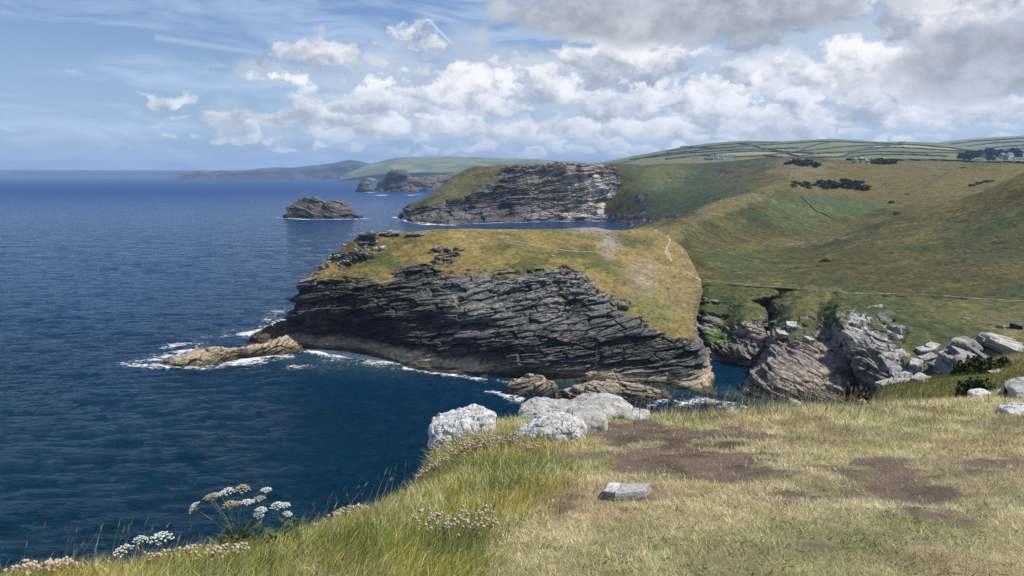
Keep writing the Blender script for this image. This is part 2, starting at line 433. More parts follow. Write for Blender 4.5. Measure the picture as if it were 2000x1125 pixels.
# ---------------------------------------------------------------- the headland across the cove
def headland():
    def colm(W, F, M, T, G, C, back=45):
        U = W + np.array((0, -4, -4.0)); B = C + np.array((2, back, -9.0)); Z = C + np.array((4, back + 32, -C[2] - 3))
        return [U, W, F, M, T, G, C, B, Z]
    cols = []
    c1 = colm(lev(545, 668), lev(557, 654, 2.2), at(571, 605, 277), at(590, 552, 281), at(652, 500, 292), at(708, 463, 303))
    c0 = [p + np.array(d) for p, d in zip(c1, [(6, 45, 0), (6, 45, 0), (8, 45, 0), (10, 45, -3), (14, 42, -5), (16, 40, -6), (18, 38, -5), (10, 30, -8), (8, 10, 0)])]
    cols += [c0, c1]
    cols.append(colm(lev(600, 682), lev(612, 664, 2.4), at(612, 606, 265), at(630, 552, 275), at(690, 498, 290), at(745, 458, 306)))
    cols.append(colm(lev(700, 690), lev(705, 668, 2.6), at(700, 606, 256), at(705, 530, 272), at(752, 492, 289), at(785, 455, 310)))
    cols.append(colm(lev(800, 716), lev(802, 692, 3), at(808, 612, 247), at(830, 522, 268), at(842, 484, 285), at(840, 449, 315)))
    cols.append(colm(lev(890, 730), lev(892, 708, 2.4), at(892, 622, 238), at(925, 524, 263), at(930, 489, 285), at(922, 447, 325)))
    cols.append(colm(lev(960, 736), lev(965, 716, 2.6), at(972, 642, 231), at(1025, 545, 256), at(1030, 496, 281), at(1012, 449, 335)))
    cols.append(colm(lev(1080, 744), lev(1080, 727, 2.2), at(1090, 660, 227), at(1128, 566, 251), at(1110, 505, 280), at(1090, 448, 345)))
    cols.append(colm(lev(1200, 751), lev(1200, 731, 2.4), at(1202, 684, 222), at(1218, 606, 239), at(1202, 530, 275), at(1152, 446, 355)))
    cols.append(colm(lev(1310, 757), lev(1302, 736, 2.4), at(1292, 694, 219), at(1290, 646, 229), at(1272, 560, 270), at(1212, 452, 362)))
    cols.append(colm(lev(1394, 770), lev(1379, 738, 2.2), at(1368, 700, 220), at(1350, 655, 229), at(1345, 592, 266), at(1278, 449, 374)))
    cols.append(colm(lev(1386, 712), lev(1374, 690, 2.2), at(1362, 658, 243), at(1352, 612, 257), at(1372, 562, 284), at(1332, 482, 350)))
    nu, nv = 640, 400
    V = loft(cols, nu, nv, [.4, .6, 1, 1, 1, .9, 1.2, 1.2, 1.1, .9, .5], [.15, .5, 2.2, 2.6, 1.8, 1.7, .5, .2])
    N = grid_normals(V, nu, nv)
    row = np.interp(np.linspace(0, sum([.15, .5, 2.2, 2.6, 1.8, 1.7, .5, .2]), nv), np.cumsum([0, .15, .5, 2.2, 2.6, 1.8, 1.7, .5, .2]), np.arange(9))
    R = np.tile(row, nu)
    px0, py0 = project(V)
    # grass above row 4, with tongues of rock following the beds
    edge = R + fbm(V * np.array((1, 1, 2.2)) / 11, 4, 3) * 0.55 + fbm(V * np.array((.35, .35, 3)) / 4, 3, 5) * .3
    mid = np.exp(-((px0 - 1100) / 130) ** 2)
    mask = 1 - sstep(edge, 3.75 + mid * .35, 4.1 + mid * .55)
    left = sstep(px0, 640, 600) if False else np.clip((640 - px0) / 40, 0, 1)
    mask = np.clip(np.maximum(mask, left * sstep(5.1 - R, 0, .3) * (fbm(V / 3, 3, 8) > .02)), 0, 1)
    # slabs that break through the turf
    F1, F2, I = cells(np.stack([V[:, 0] / 6, V[:, 1] / 6, (V[:, 2] - .1 * V[:, 0]) / 1.6], 1), 77)
    zone = np.exp(-((px0 - 1090) / 120) ** 2 - ((py0 - 560) / 48) ** 2) + .8 * np.exp(-((px0 - 690) / 70) ** 2 - ((py0 - 505) / 22) ** 2) + .9 * np.exp(-((px0 - 880) / 60) ** 2 - ((py0 - 500) / 16) ** 2)
    slab = sstep(zone * 1.2 + I * .55, 1.02, 1.12) * sstep(F2 - F1, .06, .12)
    mask = np.maximum(mask, slab)
    # a recess like a cave low in the face
    cave = np.exp(-((px0 - 850) / 50) ** 2 - ((py0 - 640) / 32) ** 2) * 5 + np.exp(-((px0 - 1020) / 75) ** 2 - ((py0 - 735) / 14) ** 2) * 3.0 + np.exp(-((px0 - 935) / 45) ** 2 - ((py0 - 640) / 14) ** 2) * 3.5
    V = V + np.stack([0 * cave, cave, 0 * cave], 1)
    V2, I1, I2, cr, n = rockify(V, N, mask * (.35 + .65 * sstep(R, 1.95, 2.35)), (0.17, 0.0), 1.0, 1.0, 20, 1.4)
    V2[:, 2] += slab * .5 * sstep(R, 3.6, 4.2)
    turf = (1 - mask)
    V2[:, 2] += turf * (fbm(V / 5, 4, 60) * .45 + fbm(V / 1.3, 3, 61) * .16)
    N2 = grid_normals(V2, nu, nv)
    c = rock_colour(V2, I1, I2, cr, n, N2, seed=20, light=.34)
    # lighter, drier slabs towards the middle and right of the face
    lightz = np.clip(np.exp(-((px0 - 930) / 110) ** 2 - ((py0 - 590) / 40) ** 2) + np.exp(-((px0 - 1130) / 120) ** 2 - ((py0 - 570) / 45) ** 2) + .6 * np.exp(-((px0 - 1340) / 45) ** 2 - ((py0 - 735) / 40) ** 2), 0, 1)
    c = mixv(c, np.array((.25, .24, .215)), lightz * sstep(I2 + .4 * I1, .35, 1.1) * .6)
    c = mixv(c, (.30, .23, .07), sstep(fbm(V / 2.2, 3, 65), .38, .6) * .35 * (V[:, 2] > 8))
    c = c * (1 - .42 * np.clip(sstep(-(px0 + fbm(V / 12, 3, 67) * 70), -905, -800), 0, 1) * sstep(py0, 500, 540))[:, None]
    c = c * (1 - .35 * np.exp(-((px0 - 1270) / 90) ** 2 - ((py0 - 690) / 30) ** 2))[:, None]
    c = tide(c, V2, N2, 4.0, 2)
    led = (1 - sstep(np.abs(R + fbm(V / 5, 3, 68) * .25 - 1.68), .30, .50)) * np.clip(1 - sstep(px0 + fbm(V / 9, 3, 72) * 60, 930, 1010) + .8 * np.exp(-((px0 - 1370) / 45) ** 2) + .5 * np.exp(-((px0 - 1230) / 60) ** 2), 0, 1)
    c = mixv(c, (.40, .325, .23), led * (.7 + .3 * I2)); c = mixv(c, WEED, (1 - sstep(V2[:, 2] + fbm(V / 3, 3, 69) * .7, .5, 1.1)) * .9)
    g = grass_colour(V2, 1.0, 21, .52, ((0.078, 0.076, 0.018), (0.178, 0.138, 0.038), (0.225, 0.160, 0.068)))
    g = mixv(g, (.065, .095, .022), np.exp(-((px0 - 760) / 45) ** 2 - ((py0 - 515) / 10) ** 2) * .8)
    g = mixv(g, (.10, .11, .03), np.exp(-((px0 - 1290) / 60) ** 2 - ((py0 - 600) / 40) ** 2) * .7)
    g = mixv(g, (.19, .145, .07), np.exp(-((px0 - 1330) / 40) ** 2 - ((py0 - 580) / 40) ** 2) * .6)
    # the worn, stony crown of the ridge
    worn = np.clip(np.exp(-((px0 - 1190) / 16) ** 2 - ((py0 - 480) / 22) ** 2) + np.exp(-((px0 - 1150) / 38) ** 2 - ((py0 - 450) / 7) ** 2) + .6 * np.exp(-((px0 - 1255) / 28) ** 2 - ((py0 - 540) / 30) ** 2), 0, 1)
    g = mixv(g, (.25, .21, .19), np.clip(worn * (1.0 + fbm(V / 2.5, 3, 66) * 1.4), 0, 1) * .9)
    g = g * (1 + .40 * fbm(V / 2.2, 4, 70, .65) + .22 * fbm(V / 7, 3, 71))[:, None]
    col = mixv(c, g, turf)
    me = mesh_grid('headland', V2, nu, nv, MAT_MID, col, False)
    register('headland', V2)
    return add('headland', me, kind='structure', label='dark slate headland with yellow grass top across the cove')
headland()

# ---------------------------------------------------------------- the low reef running out from the headland's foot
def reef():
    top = [(292, 714, 0), (318, 705, 1.0), (350, 696, 2.0), (385, 683, 3.4), (420, 679, 3.6), (455, 683, 2.8), (480, 680, 3.2), (515, 672, 3.4), (545, 662, 3.6), (575, 655, 3.5)]
    front = [(292, 715), (330, 716), (362, 719), (392, 719), (428, 708), (468, 700), (500, 697), (535, 693), (565, 690), (600, 686)]
    cols = []
    for (tx, ty, tz), (fx, fy) in zip(top, front):
        W = lev(fx, fy); T = lev(tx, ty, tz); U = W + (0, -3, -3); B = T + np.array((1, 4.5, -1.2)); Z = T + np.array((1, 8, -tz - 3))
        M = (W + T) / 2 + np.array((0, -.6, .5 * tz * .3))
        cols.append([U, W, M, T, B, Z])
    nu, nv = 260, 90
    V = loft(cols, nu, nv, None, [.3, 1, 1, .6, .3]); N = grid_normals(V, nu, nv)
    V2, I1, I2, cr, n = rockify(V, N, np.ones(len(V)), (0.1, .25), .55, .8, 90, 1, 1.2, .7)
    N2 = grid_normals(V2, nu, nv)
    c = rock_colour(V2, I1, I2, cr, n, N2, [(.06, .05, .035), (.13, .105, .075), (.22, .175, .12), (.38, .31, .22)], 90, .7, .6)
    z = V2[:, 2] + fbm(V2 / 3, 3, 91) * .9
    c = mixv(c, (.36, .285, .20), sstep(N2[:, 2], .3, .8) * sstep(z, 1.2, 2.4) * .8)
    c = mixv(c, (.065, .048, .02), (1 - sstep(z, .7, 1.5)) * .9)
    add('rock_reef', mesh_grid('rock_reef', V2, nu, nv, MAT_MID, c, False), kind='structure', label='long low tan reef running out to sea from the headland')
    register('reef', V2)
    # the dark weedy rock behind it
    cols = []
    for tx, ty, tz, fx, fy in [(486, 668, 0, 488, 671), (500, 652, 2.4, 500, 676), (520, 640, 4.2, 522, 680), (545, 630, 5.2, 550, 680), (575, 622, 6, 585, 672)]:
        W = lev(fx, fy); T = lev(tx, ty, tz)
        cols.append([W + (0, -2, -2), W, (W + T) / 2 + (0, 0, .5), T, T + np.array((1, 7, -3)), T + np.array((1, 12, -tz - 2))])
    V = loft(cols, 90, 70, None, [.3, 1, 1, .6, .3]); N = grid_normals(V, 90, 70)
    V2, I1, I2, cr, n = rockify(V, N, np.ones(len(V)), (0.1, .25), .5, .9, 95, 1, 1.2, .7)
    c = rock_colour(V2, I1, I2, cr, n, grid_normals(V2, 90, 70), [(.025, .02, .012), (.055, .042, .022), (.10, .075, .045), (.2, .16, .11)], 95, .25, .6)
    add('weedy_rock_shelf', mesh_grid('weedy_rock_shelf', V2, 90, 70, MAT_MID, c), kind='structure')
reef()

# ---------------------------------------------------------------- mainland: valley, slopes, fields up to the skyline
def mainland():
    pts = []
    def p(px, py, Y): a, b = ray(px, py); pts.append((a, Y, EYE + b * Y))
    def w(px, Y, z): pts.append((ray(px, 500)[0], Y, z))
    cl = [(1400, 555, 290), (1470, 560, 285), (1530, 563, 282), (1590, 567, 275), (1640, 570, 268), (1740, 578, 258), (1830, 580, 252), (2000, 585, 245), (2150, 588, 240)]
    for q in cl: p(*q)
    for q in [(1500, 520, 330), (1700, 500, 330), (1900, 480, 320), (2000, 450, 330), (1850, 440, 370), (1700, 455, 388), (1600, 492, 368), (2000, 340, 410), (2000, 400, 360),
              (1880, 395, 425), (1760, 418, 440), (2130, 290, 400), (2150, 400, 330), (2150, 500, 280), (1560, 480, 425), (1640, 463, 455), (1480, 503, 368), (1420, 530, 312),
              (1700, 428, 560), (1640, 442, 530), (1780, 405, 600),
              (1310, 500, 340), (1290, 446, 380), (1335, 424, 430), (1400, 397, 515), (1450, 380, 560), (1490, 367, 600), (1530, 353, 650),
              (1400, 455, 425), (1450, 432, 475), (1500, 412, 525), (1550, 402, 560), (1600, 425, 545), (1600, 382, 640), (1560, 366, 690), (1360, 470, 395),
              (1400, 385, 800), (1240, 446, 850), (1230, 430, 925), (1300, 400, 900), (1350, 370, 950), (1400, 350, 1000), (1300, 350, 1050), (1250, 380, 985), (1240, 332, 1100),
              (1350, 322, 1150), (1470, 311, 1100), (1540, 311, 1010), (1540, 335, 860), (1450, 345, 960), (1490, 345, 880),
              (1600, 330, 900), (1700, 330, 950), (1690, 380, 700), (1800, 350, 800), (1900, 342, 850), (2000, 326, 950), (1620, 312, 1100), (1800, 313, 1200), (1950, 317, 1200), (2150, 315, 1200),
              (2150, 330, 900), (1800, 375, 700), (1900, 370, 720)]: p(*q)
    for q in [(1600, 1350, 74), (1800, 1450, 76), (2050, 1450, 72), (1350, 1400, 70), (1200, 1400, 66), (1600, 1700, 70), (1200, 1700, 70), (2000, 1700, 74),
              (1120, 420, -4), (1180, 480, 12), (1200, 560, 0), (1210, 700, -2), (1300, 640, 14), (1330, 740, 12), (1150, 800, -6), (1400, 620, 24), (1450, 680, 30), (1360, 600, 22), (1500, 760, 42), (1170, 1000, -8), (1100, 1200, 20),
              (2000, 560, 50), (2000, 700, 50), (1900, 540, 42), (1230, 400, 24), (1250, 460, 20)]: w(*q)
    A = np.array(pts); ex = 1.35
    f = tps_fit(np.stack([A[:, 0] * ex, np.log(A[:, 1])], 1), A[:, 2] / 40.0, 2e-4)
    nu, nv = 560, 520
    a0, a1 = ray(1120, 480)[0], ray(2180, 480)[0]
    av = np.linspace(a0, a1, nu)
    sa = np.array([ray(q, 560)[0] for q in (1120, 1230, 1285, 1335, 1372, 1400, 1470, 1530, 1590, 1640, 1740, 1830, 2000, 2150)])
    sy = np.array([400, 372, 362, 335, 290, 290, 285, 282, 275, 268, 258, 251, 244, 239.0])
    y0 = np.interp(av, sa, sy)
    t = np.linspace(0, 1, nv)
    LY = np.log(y0)[:, None] + t[None] ** 1.05 * (np.log(1700) - np.log(y0))[:, None]
    AA = np.repeat(av[:, None], nv, 1)
    Q = np.stack([AA.ravel() * ex, LY.ravel()], 1); Z = f(Q) * 40
    Yv = np.exp(LY).ravel(); V = np.stack([AA.ravel() * Yv, Yv, Z], 1)
    px, py = project(V)
    sc = np.clip(Yv / 350, .7, 3)
    rim = np.tile(sstep(t, 0.004, .07), nu)
    V[:, 2] += rim * (fbm(V / 17, 4, 101) * .9 * np.clip(sc, 0, 1.6) + fbm(V / 3.2, 3, 102) * .3 * sc)
    N = grid_normals(V, nu, nv)
    g = grass_colour(V, 1.5, 103, .42, ((0.029, 0.034, 0.006), (0.066, 0.057, 0.010), (0.104, 0.078, 0.020)))
    def z(c, px0, py0, rx, ry, amt=.85, ang=0, hard=.35):
        nonlocal g
        ca, sa_ = math.cos(math.radians(ang)), math.sin(math.radians(ang))
        dx, dy = px - px0, py - py0
        u, v_ = (dx * ca + dy * sa_) / rx, (-dx * sa_ + dy * ca) / ry
        r = np.sqrt(u * u + v_ * v_) + fbm(V / 40, 4, 104) * .5 + fbm(V / 9, 3, 105) * .25
        g = mixv(g, c, (1 - sstep(r, 1 - hard, 1 + hard)) * amt)
    farY = sstep(Yv, 560, 640)
    z((.034, .054, .020), 1390, 372, 160, 62, .95 * sstep(Yv, 600, 660), -18)          # dark green slope above the bay
    z((.085, .115, .04), 1290, 345, 60, 24, .7, -10)
    z((.108, .082, .018), 1760, 352, 290, 44, .92)                # brown hay field
    z((.108, .082, .018), 1990, 345, 200, 30, .9, -8)
    z((.15, .118, .052), 1560, 333, 60, 18, .8)
    z((.150, .122, .05), 1440, 392, 105, 17, .8 * (1 - sstep(Yv, 600, 680)), -22)            # knoll crest
    z((.150, .124, .05), 1290, 455, 70, 18, .8, -8)
    z((.052, .084, .024), 1620, 402, 95, 18, .8, 4)              # lush valley
    z((.060, .095, .026), 1560, 425, 60, 26, .5, 10)
    z((.045, .065, .022), 1590, 387, 80, 9, .7, 3)
    z((.105, .095, .032), 1570, 470, 130, 10, .6, -6)
    z((.052, .066, .015), 1470, 520, 110, 26, .7, 8)
    z((.042, .055, .011), 1900, 450, 170, 22, .55, -14)
    z((.095, .078, .020), 1750, 470, 180, 16, .5, -14)
    z((.055, .085, .022), 1420, 575, 50, 22, .8)
    z((.075, .060, .020), 1890, 510, 120, 25, .45, -5)
    g = mixv(g, np.array((.036, .050, .018)), sstep(fbm(V / 14, 5, 110, .6), .05, .38) * .6 * (1 - farY * .75))
    g = mixv(g, np.array((.132, .108, .030)), sstep(fbm(V * np.array((1, 2.2, 1)) / 11, 5, 111, .6), .12, .45) * .5 * (1 - farY * .6))
    g = g * (1 + .42 * fbm(V / 4.0, 4, 112, .65) + .34 * fbm(V * np.array((1, 1.6, 1)) / 13, 4, 113, .6))[:, None]
    V[:, 2] += rim * fbm(V / 5.5, 3, 114) * .5
    # cliffs and boulders at the head of the bay
    rk = np.clip(np.exp(-((px - 1215) / 45) ** 2 - ((py - 432) / 16) ** 2) * 1.3 + np.exp(-((px - 1250) / 22) ** 2 - ((py - 395) / 30) ** 2) * .7 + np.exp(-((px - 1412) / 14) ** 2 - ((py - 336) / 9) ** 2) + np.exp(-((px - 1330) / 60) ** 2 - ((py - 425) / 7) ** 2) * .6, 0, 1.2) * sstep(Yv, 700, 760)
    rk = sstep(rk + fbm(V / 10, 4, 107) * .5, .45, .65)
    V[:, 2] += rk * (fbm(V / 7, 3, 108)) * 4
    g = mixv(g, (.035, .035, .036), rk); g = mixv(g, (.30, .29, .27), rk * sstep(fbm(V / 5, 3, 109), .2, .5) * .6)
    me = mesh_grid('hillside', V, nu, nv, MAT_MAIN, g)
    register('mainland', V)
    add('hillside', me, kind='structure', label='grassy coastal hillside and valley with worn footpaths')
    return lambda P: f(np.stack([P[:, 0] / P[:, 1] * ex, np.log(P[:, 1])], 1)) * 40
MAT_MAIN = terrain_mat('terrain_main', 0.5, 1.7, 1.6, 1.0, 0.6)
HILL = mainland()

# ---------------------------------------------------------------- cove cliffs under the path, right of the headland
def cove():
    def colm(W, F, M, T, G, C):
        C = C.copy(); C[2] = HILL(C[None])[0] + .1; D = C + np.array((C[0] / C[1] * 12, 12, 0)); D[2] = HILL(D[None])[0] - .9
        return [W + (0, -3, -3), W, F, M, T, G, C, D]
    K = [colm(lev(1352, 690), lev(1350, 672, 3), at(1345, 645, 262), at(1342, 612, 276), at(1345, 580, 288), at(1350, 556, 296)),
         colm(lev(1386, 700), lev(1384, 676, 3), at(1378, 648, 256), at(1378, 614, 270), at(1384, 582, 282), at(1388, 556, 291)),
         colm(lev(1412, 702), lev(1412, 684, 3), at(1414, 660, 258), at(1418, 630, 267), at(1420, 592, 278), at(1425, 559, 289)),
         colm(lev(1455, 712), lev(1458, 690, 4), at(1460, 668, 246), at(1462, 634, 253), at(1460, 600, 271), at(1468, 561, 287)),
         colm(lev(1490, 708), lev(1492, 690, 4), at(1494, 668, 246), at(1494, 634, 253), at(1490, 602, 270), at(1500, 563, 285)),
         colm(lev(1462, 728), at(1500, 692, 256), at(1510, 662, 263), at(1514, 630, 272), at(1512, 592, 280), at(1540, 565, 284)),
         colm(lev(1448, 764), lev(1466, 742, 3), at(1496, 700, 218), at(1526, 655, 229), at(1552, 612, 250), at(1585, 567, 277)),
         colm(lev(1540, 786), lev(1548, 762, 3), at(1565, 715, 208), at(1575, 658, 224), at(1590, 612, 249), at(1615, 568, 274)),
         colm(lev(1640, 806), lev(1640, 780, 3), at(1628, 722, 206), at(1608, 662, 228), at(1604, 622, 252), at(1630, 570, 270)),
         colm(lev(1690, 806), at(1690, 770, 204), at(1668, 715, 212), at(1640, 660, 226), at(1625, 612, 246), at(1650, 572, 266)),
         colm(lev(1720, 860), at(1722, 790, 184), at(1690, 715, 194), at(1650, 650, 212), at(1640, 606, 238), at(1672, 575, 262)),
         colm(lev(1800, 880), at(1765, 790, 180), at(1745, 725, 190), at(1730, 660, 206), at(1712, 608, 234), at(1735, 579, 257)),
         colm(lev(1910, 890), at(1860, 790, 178), at(1845, 725, 187), at(1830, 668, 203), at(1825, 618, 226), at(1830, 582, 251)),
         colm(lev(2120, 890), at(2080, 790, 172), at(2075, 725, 181), at(2070, 668, 196), at(2070, 620, 219), at(2070, 587, 243))]
    nu, nv = 420, 320
    wv = [.2, .6, 1.4, 1.5, 1.4, 1.2, .2]
    V = loft(K, nu, nv, [.5, .5, 1, 1, .8, 1.2, 1.4, 1.4, .8, 1, 1.2, 1.2, 1.6], wv, .36); N = grid_normals(V, nu, nv)
    R = np.tile(np.interp(np.linspace(0, sum(wv), nv), np.cumsum([0] + wv), np.arange(8)), nu)
    px, py = project(V)
    right = sstep(px, 1735, 1790)
    lim = 3.95 - right * 1.3 + .5 * np.exp(-((px - 1645) / 40) ** 2) - .5 * np.exp(-((px - 1415) / 30) ** 2)
    e = R + fbm(V / 8, 4, 201) * .55
    mask = 1 - sstep(e, lim - .15, lim + .2)
    white = np.exp(-((px - 1672) / 32) ** 2 - ((py - 640) / 42) ** 2) + np.exp(-((px - 1745) / 40) ** 2 - ((py - 650) / 40) ** 2) * .6
    mask = np.maximum(mask, sstep(white + fbm(V / 4, 3, 202) * .4, .5, .65))
    tan = np.clip(np.exp(-((px - 1465) / 36) ** 2 - ((py - 650) / 22) ** 2), 0, 1)
    mask = np.maximum(mask, sstep(tan + fbm(V / 4, 3, 203) * .3, .45, .6))
    hole = np.exp(-((px - 1512) / 34) ** 2 - ((py - 598) / 11) ** 2) * 9 + np.exp(-((px - 1516) / 12) ** 2 - ((py - 640) / 34) ** 2) * 5 + np.exp(-((px - 1612) / 13) ** 2 - ((py - 640) / 34) ** 2) * 6 + np.exp(-((px - 1690) / 22) ** 2 - ((py - 735) / 40) ** 2) * 4
    hole += np.exp(-(((px - 1425) + (py - 655) * 1.9) / 70) ** 2 - (((py - 655) - (px - 1425) * .38) / 9) ** 2) * 6 + np.exp(-((px - 1368) / 10) ** 2 - ((py - 625) / 26) ** 2) * 5
    rag = (fbm(V / 7, 4, 221) * 2.6 + fbm(V / 2.5, 3, 222) * .8) * sstep(R, 2.0, 3.0) * (1 - sstep(R, 5.2, 5.9)) * (1 - .7 * right)
    V = V + np.stack([0 * hole, hole + rag * .8, rag * .25], 1)
    rocky = sstep(fbm(V / 5, 4, 223), .12, .3) * (1 - sstep(R, 4.6, 5.2)) * (1 - right) * .8
    mask = np.maximum(mask, rocky)
    V2, I1, I2, cr, n = rockify(V, N, mask * (1 - .55 * np.exp(-((px - 1560) / 70) ** 2 - ((py - 725) / 50) ** 2)), (-.35, .1), .9, .9, 210, 2.0, 2.2, .5)
    turf = 1 - mask
    V2[:, 2] += turf * (fbm(V / 4, 4, 211) * .6 + fbm(V / 1.2, 3, 212) * .2)
    N2 = grid_normals(V2, nu, nv)
    c = rock_colour(V2, I1, I2, cr, n, N2, [(.045, .043, .042), (.10, .098, .095), (.17, .145, .12), (.40, .37, .33)], 210, .35, .7)
    c = mixv(c, (.48, .40, .29), sstep(tan, .3, .7) * (.5 + .5 * I2))
    face = np.clip(np.exp(-((px - 1570) / 85) ** 2 - ((py - 715) / 60) ** 2) * 1.4, 0, 1)
    c = mixv(c, (.25, .19, .155), face * (.45 + .5 * I2)); c = mixv(c, (.34, .27, .19), face * sstep(py + fbm(V / 5, 3, 213) * 30, 715, 745) * .7)
    c = mixv(c, (.54, .52, .48), np.clip(white, 0, 1) * sstep(I2 + I1 * .5, .3, .9) * .8)
    c = mixv(c, (.10, .075, .04), sstep(fbm(V2 * np.array((1, 1, 3)) / 5, 3, 214), .2, .4) * (1 - sstep(np.abs(V2[:, 2] - 2.0), .3, .8)) * .8)
    c = mixv(c, (.36, .32, .21), 1 - sstep(V2[:, 2], .6, 1.3))
    g = grass_colour(V2, .9, 215, .42, ((0.045, 0.058, 0.014), (0.092, 0.09, 0.025), (0.135, 0.112, 0.045)))
    moss = np.clip(np.exp(-((px - 1395) / 40) ** 2 - ((py - 665) / 22) ** 2) * 1.2, 0, 1)
    c = mixv(c, (.09, .14, .02), moss * .8); g = mixv(g, (.10, .16, .022), moss)
    dk = np.clip(np.exp(-((px - 1430) / 50) ** 2 - ((py - 605) / 26) ** 2) + np.exp(-((px - 1520) / 25) ** 2 - ((py - 615) / 40) ** 2), 0, 1)  # shadow in the gully and the narrow strip, put into the turf colour
    g = mixv(g, (.045, .075, .016), dk * .8)
    g = g * (1 + .45 * fbm(V / 2.0, 4, 224, .65) + .25 * fbm(V / 6, 3, 225))[:, None]
    col = mixv(c, g, turf)
    add('cove_cliff', mesh_grid('cove_cliff', V2, nu, nv, MAT_MID, col, False), kind='structure', label='pale rocky cliffs round the narrow cove below the path')
    register('cove', V2)
cove()

# ---------------------------------------------------------------- the high headland beyond the bay
def far_headland():
    def colm(W, M, T, C):
        return [W + (0, -8, -6), W, M, T, C, C + np.array((10, 120, -8.0)), C + np.array((20, 260, -30.0))]
    tip = colm(lev(776, 425), at(781, 419, 1090), at(788, 411, 1100), at(797, 402, 1112))
    K = [[q + np.array((25, 130, -6.0)) for q in tip], tip,
         colm(lev(828, 437), at(829, 420, 1003), at(831, 400, 1035), at(838, 381, 1085)),
         colm(lev(890, 437), at(889, 416, 1003), at(893, 386, 1040), at(880, 349, 1100)),
         colm(lev(950, 434.5), at(950, 410, 1018), at(955, 372, 1050), at(925, 327, 1120)),
         colm(lev(1010, 432.5), at(1010, 402, 1032), at(1010, 355, 1056), at(1000, 321, 1100)),
         colm(lev(1080, 431), at(1080, 400, 1042), at(1080, 346, 1064), at(1080, 320, 1092)),
         colm(lev(1150, 430.5), at(1150, 400, 1042), at(1150, 346, 1068), at(1150, 321, 1095)),
         colm(lev(1200, 431), at(1200, 405, 1036), at(1210, 352, 1075), at(1216, 320, 1108)),
         colm(lev(1236, 438), at(1240, 414, 970), at(1252, 375, 1030), at(1268, 326, 1125))]
    nu, nv = 360, 240
    wv = [.2, 1, 1.4, 1.2, .3, .1]
    V = loft(K, nu, nv, None, wv); N = grid_normals(V, nu, nv)
    px, py = project(V)
    R = np.tile(np.interp(np.linspace(0, sum(wv), nv), np.cumsum([0] + wv), np.arange(7)), nu)
    lim = np.interp(px, [770, 830, 880, 930, 985, 1040, 1190, 1225, 1260], [3.2, 2.8, 3.0, 3.3, 3.7, 4.1, 4.0, 2.3, 1.3])
    e = R + fbm(V / 34, 4, 301) * .8
    mask = 1 - sstep(e, lim - .15, lim + .2)
    cavez = np.exp(-((px - 985) / 14) ** 2 - ((py - 416) / 10) ** 2) * 26 + np.exp(-((px - 905) / 10) ** 2 - ((py - 420) / 8) ** 2) * 14
    V = V + np.stack([0 * cavez, cavez, 0 * cavez], 1)
    V2, I1, I2, cr, n = rockify(V, N, mask, (.12, 0), 2.3, .9, 310, 2, 4.5, .5)
    V2[:, 2] += (1 - mask) * fbm(V / 18, 4, 311) * 2.2
    N2 = grid_normals(V2, nu, nv)
    c = rock_colour(V2, I1, I2, cr, n, N2, [(.04, .038, .038), (.085, .08, .075), (.15, .125, .10), (.25, .23, .2)], 310, .3, 4)
    pale = sstep(px, 1000, 1060) * (1 - sstep(px, 1190, 1220)) * sstep(py + fbm(V / 25, 3, 312) * 26, 428, 405)if False else sstep(px, 990, 1060) * (1 - sstep(px, 1195, 1225))
    st = fbm(V2 * np.array((1, 1, .28)) / 9, 4, 313)
    c = mixv(c, (.235, .205, .175), pale * .75)
    wz = np.clip(np.exp(-((px - 1160) / 55) ** 2 - ((py - 372) / 40) ** 2) * 1.4 + np.exp(-((px - 1120) / 70) ** 2 - ((py - 422) / 7) ** 2), 0, 1)
    c = mixv(c, (.56, .52, .45), wz * sstep(st, -.12, .22) * .9)
    c = mixv(c, (.09, .08, .075), pale * sstep(-st, .1, .4) * .7)
    c = mixv(c, (.13, .13, .055), sstep(fbm(V2 / 30, 4, 314), .12, .35) * .55 * pale)
    c = mixv(c, (.10, .08, .055), (1 - sstep(V2[:, 2] + fbm(V2 / 10, 3, 315) * 3, 2, 5)) * .8)
    g = grass_colour(V2, 3, 316, .5, ((.05, .06, .02), (.105, .098, .034), (.14, .11, .05)))
    g = mixv(g, (.045, .066, .022), sstep(px, 1215, 1250) * .8)
    col = mixv(c, g, 1 - mask)
    add('far_headland', mesh_grid('far_headland', V2, nu, nv, MAT_FAR, col, False), kind='structure', label='high pale cliff and headland on the far side of the bay')
    register('far_headland', V2)
far_headland()

